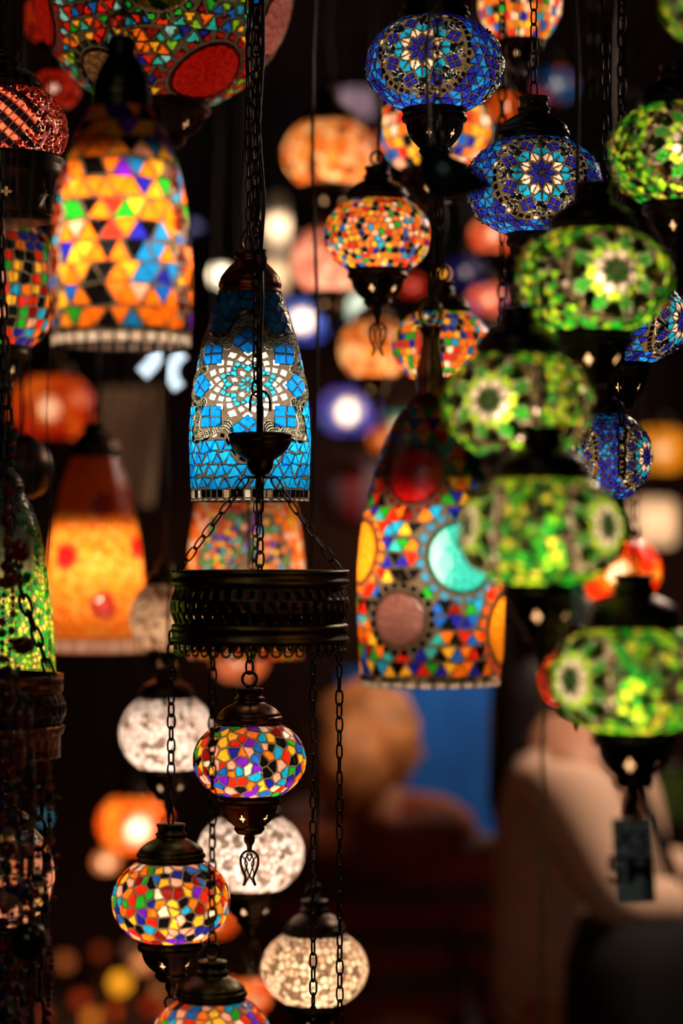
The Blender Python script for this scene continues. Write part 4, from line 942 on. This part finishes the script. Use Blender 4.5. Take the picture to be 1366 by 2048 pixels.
# ---- far background objects
def neon(pts, r, d, label):
    P = [at(x, y, d) for x, y in pts]; c = P[0]; b = MB(); b.tube([p-c for p in P], r, 10)
    o = b.build('light_tube', bulbmat('cool_tube_light', (.75, .9, 1.0), .9)); o.location = c
    q = MB()
    for p in (P[0], P[-1]): q.tube([p-c, (p.x-c.x, p.y-c.y, CEIL-c.z)], .0012, 5)
    q.build('wire', CABLE, o); tag(o, label, 'tube light', 'curved white tube lights')
neon([(326, 680), (318, 706), (302, 730), (284, 748)], .0105, 3.5, 'slanting white tube light under the orange bell')
neon([(366, 706), (350, 722), (344, 742), (348, 762), (358, 776)], .009, 3.5, 'curved white tube light left of the turquoise bell')
neon([(948, 212), (962, 232), (970, 258), (966, 282), (950, 302)], .0085, 3.7, 'curved bluish tube light right of the top blue globe bowl')
def vase(px, py, wpx, hpx, d, col, label, glow, prof):
    k = d/FPX; base = at(px, py, d); r = empty('hanging_lantern', base, label, 'lantern', 'plain glass lanterns far behind')
    b = MB(); b.lathe([(p*wpx/2*k, z*hpx*k) for p, z in prof], 36, col); b.build('glass', TILE, r)
    bulb(.06, hpx*k*.5, r, glow, .02, topz=hpx*k*.9); b = MB(); b.tube([(0, 0, hpx*k), (0, 0, CEIL-base.z)], .003, 6); b.build('cord', CABLE, r)
CYL = [(0, 0), (.8, .0), (.95, .06), (1, .2), (1, .8), (.9, .95), (.5, 1), (.1, 1)]
vase(556, 525, 44, 140, 5.2, hexc('f0e2d4'), 'tall milky white lantern behind the top of the turquoise bell', 5, CYL)
vase(548, 585, 54, 66, 5.4, hexc('f0dcc4'), 'squat cream lantern right of the turquoise bell cap', 4, CYL)
vase(1305, 1092, 96, 98, 5.6, hexc('f5d8c0'), 'cream white lantern at the right edge under the yellow lamp', 9, CYL)
vase(440, 570, 34, 40, 5.0, hexc('d8e8e4'), 'small pale lantern left of the turquoise bell cap', 4, CYL)
vase(718, 640, 46, 56, 4.8, hexc('a8c8d4'), 'pale blue lantern just left of the tulip finial in the middle', 3, CYL)
vase(712, 234, 74, 56, 5.0, hexc('a898c8'), 'lilac lantern left of the top blue globe', 2.2, CYL)
vase(716, 332, 40, 34, 4.6, (.01, .12, .5), 'small blue lantern beside the lilac one', 8, CYL) if False else None
def paper_globe():
    d = 5.35; k = d/FPX; base = at(712, 990, d); r = empty('fabric_globe_lantern', base, 'unlit mauve fabric globe lantern with a red band left of the big bell', 'lantern')
    b = MB(); b.ball((0, 0, 0), 72*k, n=36); b.build('globe', cloth('mauve_fabric', (.20, .13, .17)), r)
    b = MB(); R = 73.5*k; vs = []; fs = []
    for i in range(17):
        th = PI*(i/16)
        for s in (-1, 1):
            vs.append((R*math.sin(th)*math.sin(-.1+s*.22*1), -R*math.sin(th)*math.cos(-.1+s*.22), R*math.cos(th)))
    for i in range(16): fs.append((2*i, 2*i+1, 2*i+3, 2*i+2))
    b.add(vs, fs); b.build('band', cloth('red_ribbon', (.42, .008, .01)), r)
    b = MB(); b.tube([(0, 0, 72*k), (0, 0, CEIL-base.z)], .003, 6); b.build('cord', CABLE, r)
paper_globe()
def scarf(px, y0, y1, wpx, d, col, label, rz=0, lean=0, stripes=None, name='hanging_scarf', cat='scarf'):
    k = d/FPX; base = at(px, y0, d); b = MB(); H = (y1-y0)*k; W = wpx*k; nx, nz = 30, 14; vs = []
    for sgn in (0, 1):
        for j in range(nz+1):
            for i in range(nx+1):
                u = i/nx-.5; v = j/nz
                vs.append((u*W*(1-.25*(1-v)*0)+lean*v*H, .02*math.sin(u*26+1.5*v)*(.3+v)+sgn*.003, -v*H))
    m = (nx+1)*(nz+1); fs = []
    for sgn in (0, 1):
        for j in range(nz):
            for i in range(nx):
                a = sgn*m+j*(nx+1)+i; f = (a, a+1, a+nx+2, a+nx+1); fs.append(f if sgn else f[::-1])
    b.add(vs, fs); o = b.build(name, cloth('cloth_'+name+label[:5].strip(), col, 6, .3)); o.location = base; tag(o, label, cat)
    q = MB(); q.tube([(-W*.52, 0, .004), (W*.52, 0, .004)], .008, 8); q.build('rod', IRON, o)
    for sx in (-1, 1): q = MB(); q.tube([(sx*W*.5, 0, 0), (sx*W*.5, 0, CEIL-base.z)], .0015, 5); q.build('cord', CABLE, o)
    return o
scarf(262, 770, 1010, 130, 5.0, (.30, .2, .13), 'beige hanging cloth between the orange and turquoise bells', lean=-.1, name='hanging_scarf')
scarf(890, 1340, 1700, 400, 9.9, (.02, .17, .62), 'bright blue tarpaulin hanging far behind the two people', name='blue_tarpaulin', cat='tarpaulin')
scarf(1340, 1540, 1640, 120, 5.4, (.05, .09, .006), 'olive green cloth at the right edge behind the price tag', name='green_cloth', cat='cloth')
scarf(1345, 1710, 1790, 150, 5.5, (.30, .01, .006), 'red cloth at the right edge beside the price tag', name='red_cloth', cat='cloth')

# ------------------------------------------------------------------ people
def skin_body(name, verts, edges, radii, mat, parent, sub=2):
    me = bpy.data.meshes.new(name); me.from_pydata(verts, edges, []); ob = bpy.data.objects.new(name, me); C.objects.link(ob); ob.parent = parent
    md = ob.modifiers.new('skin', 'SKIN'); me.skin_vertices or None
    if not me.skin_vertices: me.attributes  # created with the modifier below
    lay = me.skin_vertices[0] if me.skin_vertices else None
    if lay is None:
        import bmesh
        bm = bmesh.new(); bm.from_mesh(me); l = bm.verts.layers.skin.verify(); bm.verts.ensure_lookup_table()
        for i, v in enumerate(bm.verts):
            rr_ = radii[i]; v[l].radius = rr_ if isinstance(rr_, tuple) else (rr_, rr_); v[l].use_root = (i == 0)
        bm.to_mesh(me); bm.free()
    else:
        for i, r_ in enumerate(radii): lay.data[i].radius = r_ if isinstance(r_, tuple) else (r_, r_); lay.data[i].use_root = (i == 0)
    md.use_smooth_shade = True
    s = ob.modifiers.new('sub', 'SUBSURF'); s.levels = sub; s.render_levels = sub
    me.materials.append(mat); return ob
SKIN = simple('warm_skin', (.52, .25, .15), .55, 0, .12, 40)
def stripes_mat(name, c1, c2, scale):
    m, nt, out = newmat(name); N = nt.nodes; L = nt.links; p = N.new('ShaderNodeBsdfPrincipled'); p.inputs['Roughness'].default_value = .95
    tc = N.new('ShaderNodeTexCoord'); wv = N.new('ShaderNodeTexWave'); wv.bands_direction = 'Z'; wv.inputs['Scale'].default_value = scale; wv.inputs['Distortion'].default_value = 3; wv.inputs['Detail'].default_value = 1; wv.inputs['Detail Scale'].default_value = .6
    cr = N.new('ShaderNodeValToRGB'); cr.color_ramp.elements[0].color = (*c1, 1); cr.color_ramp.elements[1].color = (*c2, 1); cr.color_ramp.elements[0].position = .35; cr.color_ramp.elements[1].position = .65
    L.new(tc.outputs['Object'], wv.inputs['Vector']); L.new(wv.outputs['Fac'], cr.inputs['Fac']); L.new(cr.outputs[0], p.inputs['Base Color']); L.new(p.outputs[0], out.inputs[0]); return m
def head_mesh(mb, c, h, yaw, mi=0):
    """a modelled head of height h centred at c, face towards yaw (0 = +X)"""
    n, m = 28, 20; vs = []; fs = []
    for j in range(m+1):
        th = PI*j/m; z = math.cos(th)
        for i in range(n):
            a = 2*PI*i/n; x = math.sin(th)*math.cos(a)*.42; y = math.sin(th)*math.sin(a)*.36; zz = z*.5
            fr = max(0, math.cos(a))**3*math.sin(th)
            x += fr*(.02*math.exp(-((zz-.12)/.06)**2) - .025*math.exp(-((zz-.02)/.04)**2) + .025*math.exp(-((zz+.2)/.05)**2) + .03*math.exp(-((zz+.36)/.07)**2))
            na = max(0, math.cos(a*1.0))**60; x += .10*na*math.exp(-((zz+.07)/.07)**2)*math.sin(th)
            if zz < -.1: y *= 1-.45*(-zz-.1)/.4; x *= (1-.25*(-zz-.1)/.4) if math.cos(a) < 0 else 1
            vs.append((x, y, zz))
    for j in range(m):
        for i in range(n):
            l = (i+1) % n; fs.append((j*n+i, (j+1)*n+i, (j+1)*n+l, j*n+l))
    cy, sy = math.cos(yaw), math.sin(yaw)
    mb.add([(c[0]+(x*cy-y*sy)*h, c[1]+(x*sy+y*cy)*h, c[2]+z*h) for x, y, z in vs], fs, mi=mi)
    for s in (-1, 1):
        x, y = .0, s*.36; mb.ball((c[0]+(x*cy-y*sy)*h, c[1]+(x*sy+y*cy)*h, c[2]), .06*h, mi=mi, sz=1.6)
        x, y = .335, s*.13; mb.ball((c[0]+(x*cy-y*sy)*h, c[1]+(x*sy+y*cy)*h, c[2]+.06*h), .05*h, mi=mi)
def person(hx, hy, d, hh, yaw, label, hair, shirt, trousers, build=1.0, arms=None, look=0, extra=None):
    """hx,hy = head centre in the photo, hh = head height in m; feet on the floor z=0"""
    hc = at(hx, hy, d); H = hc.z+hh/2; root = empty('person', (hc.x, hc.y, 0), label, 'person')
    f = Vector((math.cos(yaw), math.sin(yaw), 0)); sd = Vector((-math.sin(yaw), math.cos(yaw), 0)); up = Vector((0, 0, 1))
    def P(fw, s, z): v = f*fw+sd*s+up*z; return tuple(v)
    sh = H-hh*1.45; hip = H*.52; sw = .185*build
    V = [P(0, 0, hip), P(0, 0, hip+.16), P(.0, 0, sh-.14), P(0, 0, sh-.02), P(.0, 0, sh+.05), P(.02, 0, hc.z-.04)]
    Rr = [(.15*build, .12), (.135*build, .11), (.16*build, .12), (.12*build, .09), (.055, .055), (.06, .06)]
    E = [(0, 1), (1, 2), (2, 3), (3, 4), (4, 5)]
    tv = V[:4]; 
    for k_, s in enumerate((-1, 1)):
        A = (arms or [((.05, .05), (.1, .02)), ((.05, .05), (.1, .02))])[k_]
        i0 = len(V); el = P(A[0][0], s*(sw+A[0][1]), sh-.29); wr = P(A[1][0], s*(sw+A[1][1]), sh-(.5 if A[1][0] < .2 else .27)); e2 = Vector(wr)-Vector(el)
        pm = Vector(wr)+e2.normalized()*.05
        V += [P(0, s*sw, sh-.04), el, wr, tuple(pm)]; Rr += [.062*build, .045, .028, (.038, .018)]
        E += [(3, i0), (i0, i0+1), (i0+1, i0+2), (i0+2, i0+3)]
        dv = e2.normalized(); lat = dv.cross(up).normalized() if abs(dv.z) < .9 else f
        for q, ln in zip((-.027, -.009, .009, .027), (.068, .08, .075, .06)):
            j = len(V); V += [tuple(pm+lat*q+dv*.04), tuple(pm+lat*q*1.1+dv*(.04+ln*.55)-up*.008), tuple(pm+lat*q*1.1+dv*(.04+ln*.9)-up*.022+f*.01)]; Rr += [.0095, .0085, .007]; E += [(i0+3, j), (j, j+1), (j+1, j+2)]
        j = len(V); V += [tuple(pm+lat*.04-dv*.0), tuple(pm+lat*.055+dv*.03)]; Rr += [.011, .009]; E += [(i0+3, j), (j, j+1)]
        i1 = len(V); V += [P(0, s*.09*build, hip-.06), P(.02, s*.10, hip*.52), P(-.01, s*.10, .09), P(.13, s*.11, .035)]; Rr += [.092*build, .06, .042, (.04, .03)]; E += [(0, i1), (i1, i1+1), (i1+1, i1+2), (i1+2, i1+3)]
    ob = skin_body('body', V, E, Rr, SKIN, root)
    b = MB(); head_mesh(b, (0, 0, hc.z), hh, yaw+look); b.build('head', SKIN, root)
    # shirt: own surface over torso and sleeves
    SV = [P(0, 0, hip-.02), P(0, 0, hip+.16), P(0, 0, sh-.14), P(0, 0, sh-.03), P(0, 0, sh+.02)]
    SR = [(.178*build, .145), (.165*build, .135), (.188*build, .145), (.14*build, .11), (.075, .075)]; SE = [(0, 1), (1, 2), (2, 3), (3, 4)]
    for k_, s in enumerate((-1, 1)):
        A = (arms or [((.05, .05), (.1, .02)), ((.05, .05), (.1, .02))])[k_]
        el = Vector(P(A[0][0], s*(sw+A[0][1]), sh-.29)); wr = Vector(P(A[1][0], s*(sw+A[1][1]), sh-(.5 if A[1][0] < .2 else .27)))
        i0 = len(SV); SV += [P(0, s*sw, sh-.045), tuple(el), tuple(el.lerp(wr, .75))]; SR += [.088*build, .068, .05]; SE += [(3, i0), (i0, i0+1), (i0+1, i0+2)]
    skin_body('shirt', SV, SE, SR, shirt, root)
    TV = [P(0, 0, hip+.04), P(0, 0, hip-.02)]; TR = [(.165*build, .135), (.16*build, .13)]; TE = [(0, 1)]
    for s in (-1, 1):
        i1 = len(TV); TV += [P(0, s*.09*build, hip-.08), P(.02, s*.10, hip*.52), P(-.01, s*.10, .12)]; TR += [.105*build, .08, .065]; TE += [(1, i1), (i1, i1+1), (i1+1, i1+2)]
    skin_body('trousers', TV, TE, TR, trousers, root)
    if extra: extra(root, hc.z, sh, f, sd, hh, P)
    return root
def hair_blob(mb, c, rx, ry, rz_, seed=0, n=28, amp=.05):
    vs = []; fs = []; m = 18
    for j in range(m+1):
        th = PI*j/m
        for i in range(n):
            a = 2*PI*i/n; k = 1+amp*math.sin(5*a+3*th+seed)+amp*.6*math.sin(9*a-7*th+seed*2)
            vs.append((c[0]+rx*k*math.sin(th)*math.cos(a), c[1]+ry*k*math.sin(th)*math.sin(a), c[2]+rz_*k*math.cos(th)))
    for j in range(m):
        for i in range(n):
            l = (i+1) % n; fs.append((j*n+i, (j+1)*n+i, (j+1)*n+l, j*n+l))
    mb.add(vs, fs)
def extra1(root, hz, sh, f, sd, hh, P):
    b = MB(); hair_blob(b, P(-.035, 0, hz+.03), .112, .1, .108, 1); hair_blob(b, P(-.10, 0, hz-.03), .08, .09, .11, 3)
    b.build('hair', simple('ginger_blond_hair', (.7, .28, .09), .55, 0, .4, 25), root)
    b = MB(); pts = [P(.13*math.cos(a)-.02, .17*math.sin(a), sh+.025+.02*math.cos(a)) for a in [2*PI*i/24 for i in range(24)]]
    b.tube(pts, .062, 10, True); b.build('hood', cloth('rust_hood_fabric', (.22, .05, .02), 10), root)
person(748, 1494, 5.0, .215, math.radians(62), 'person with ginger hair in a rust striped top, turned away to the right', None, stripes_mat('rust_striped_knit', (.30, .05, .018), (.11, .06, .028), 3.2), cloth('dark_trousers', (.02, .02, .03)), 1.25, look=math.radians(-50), extra=extra1)
def extra2(root, hz, sh, f, sd, hh, P):
    b = MB(); hair_blob(b, P(-.02, 0, hz+.03), .115, .105, .125, 2); 
    b.tube([P(-.07, .0, hz), P(-.1, -.02, hz-.14), P(-.12, -.03, hz-.3), P(-.10, -.03, hz-.46)], lambda t: .085*(1-t*.65), 14); b.build('hair', simple('black_hair', (.008, .006, .006), .45, 0, .4, 25), root)
    b = MB()
    pr = [(.0, -.12), (.12, -.12), (.15, -.08), (.17, .08), (.165, .26), (.14, .34), (.06, .38), (0, .38)]
    b.lathe([(r, -.4+z) for r, z in pr], 28, z0=sh-.25, off=P(.16, -.17, 0)[:2], mod=lambda a, k, z: .75+.25*abs(math.cos(a))**.6)
    b.tube([P(.2, -.1, sh-.28), P(.12, -.14, sh-.06), P(.0, -.12, sh+.03), P(-.08, -.1, sh-.08)], .012, 8); b.build('bag', cloth('black_leather', (.003, .0025, .0025)), root)
person(1156, 1272, 4.55, .2, math.radians(-12), 'person with long black hair in a pale beige top carrying a black bag', None, cloth('beige_linen', (.75, .5, .36), 8, .12), cloth('black_trousers', (.01, .01, .012)), 1.04, look=math.radians(8), extra=extra2, arms=[((.10, .04), (.26, .0)), ((.08, .04), (.25, .0))])

# ------------------------------------------------------------------ unseen ceiling spots, added to light the people, backdrop and tag
def added_spot(x, y, label, power, col, size=.25, rot=(0, 0, 0), z=None):  # unseen spot with a made-up housing, added for its light
    r = empty('added_spot', (x, y, CEIL), label, 'added light', 'added spots out of frame')
    b = MB(); b.lathe([(.02, 0), (.02, -.06), (.09, -.08), (.13, -.16), (.14, -.17)], 24); b.build('housing', IRON, r)
    l = bpy.data.lights.new('light', 'AREA'); l.shape = 'DISK'; l.size = size; l.energy = power; l.color = col
    lo = bpy.data.objects.new('light', l); C.objects.link(lo); lo.parent = r; lo.location = (0, 0, -.175); lo.rotation_euler = rot
added_spot(.9, 6.6, 'added unseen spot giving the two people a rim light from behind', 26, (1, .74, .55), .2, (0, math.radians(-8), 0))  # added for the rim light on hair and shoulders
added_spot(.6, 9.2, 'added unseen spot near the back wall, lighting the tarpaulin', 18, (1, .9, .8), .2, (math.radians(20), 0, 0))  # added to brighten the tarpaulin and back wall
added_spot(1.0, 4.0, 'added unseen fill spot between the lamps and the people', 25, (1, .72, .52), .2, (math.radians(14), math.radians(12), 0))  # added fill, mainly for the beige top
added_spot(-.5, .5, 'added faint fill spot above the camera side, lighting tag and metalwork', 2.6, (.92, 1, .93), .25, (math.radians(38), 0, 0))  # added front fill for the price tag and metal highlights
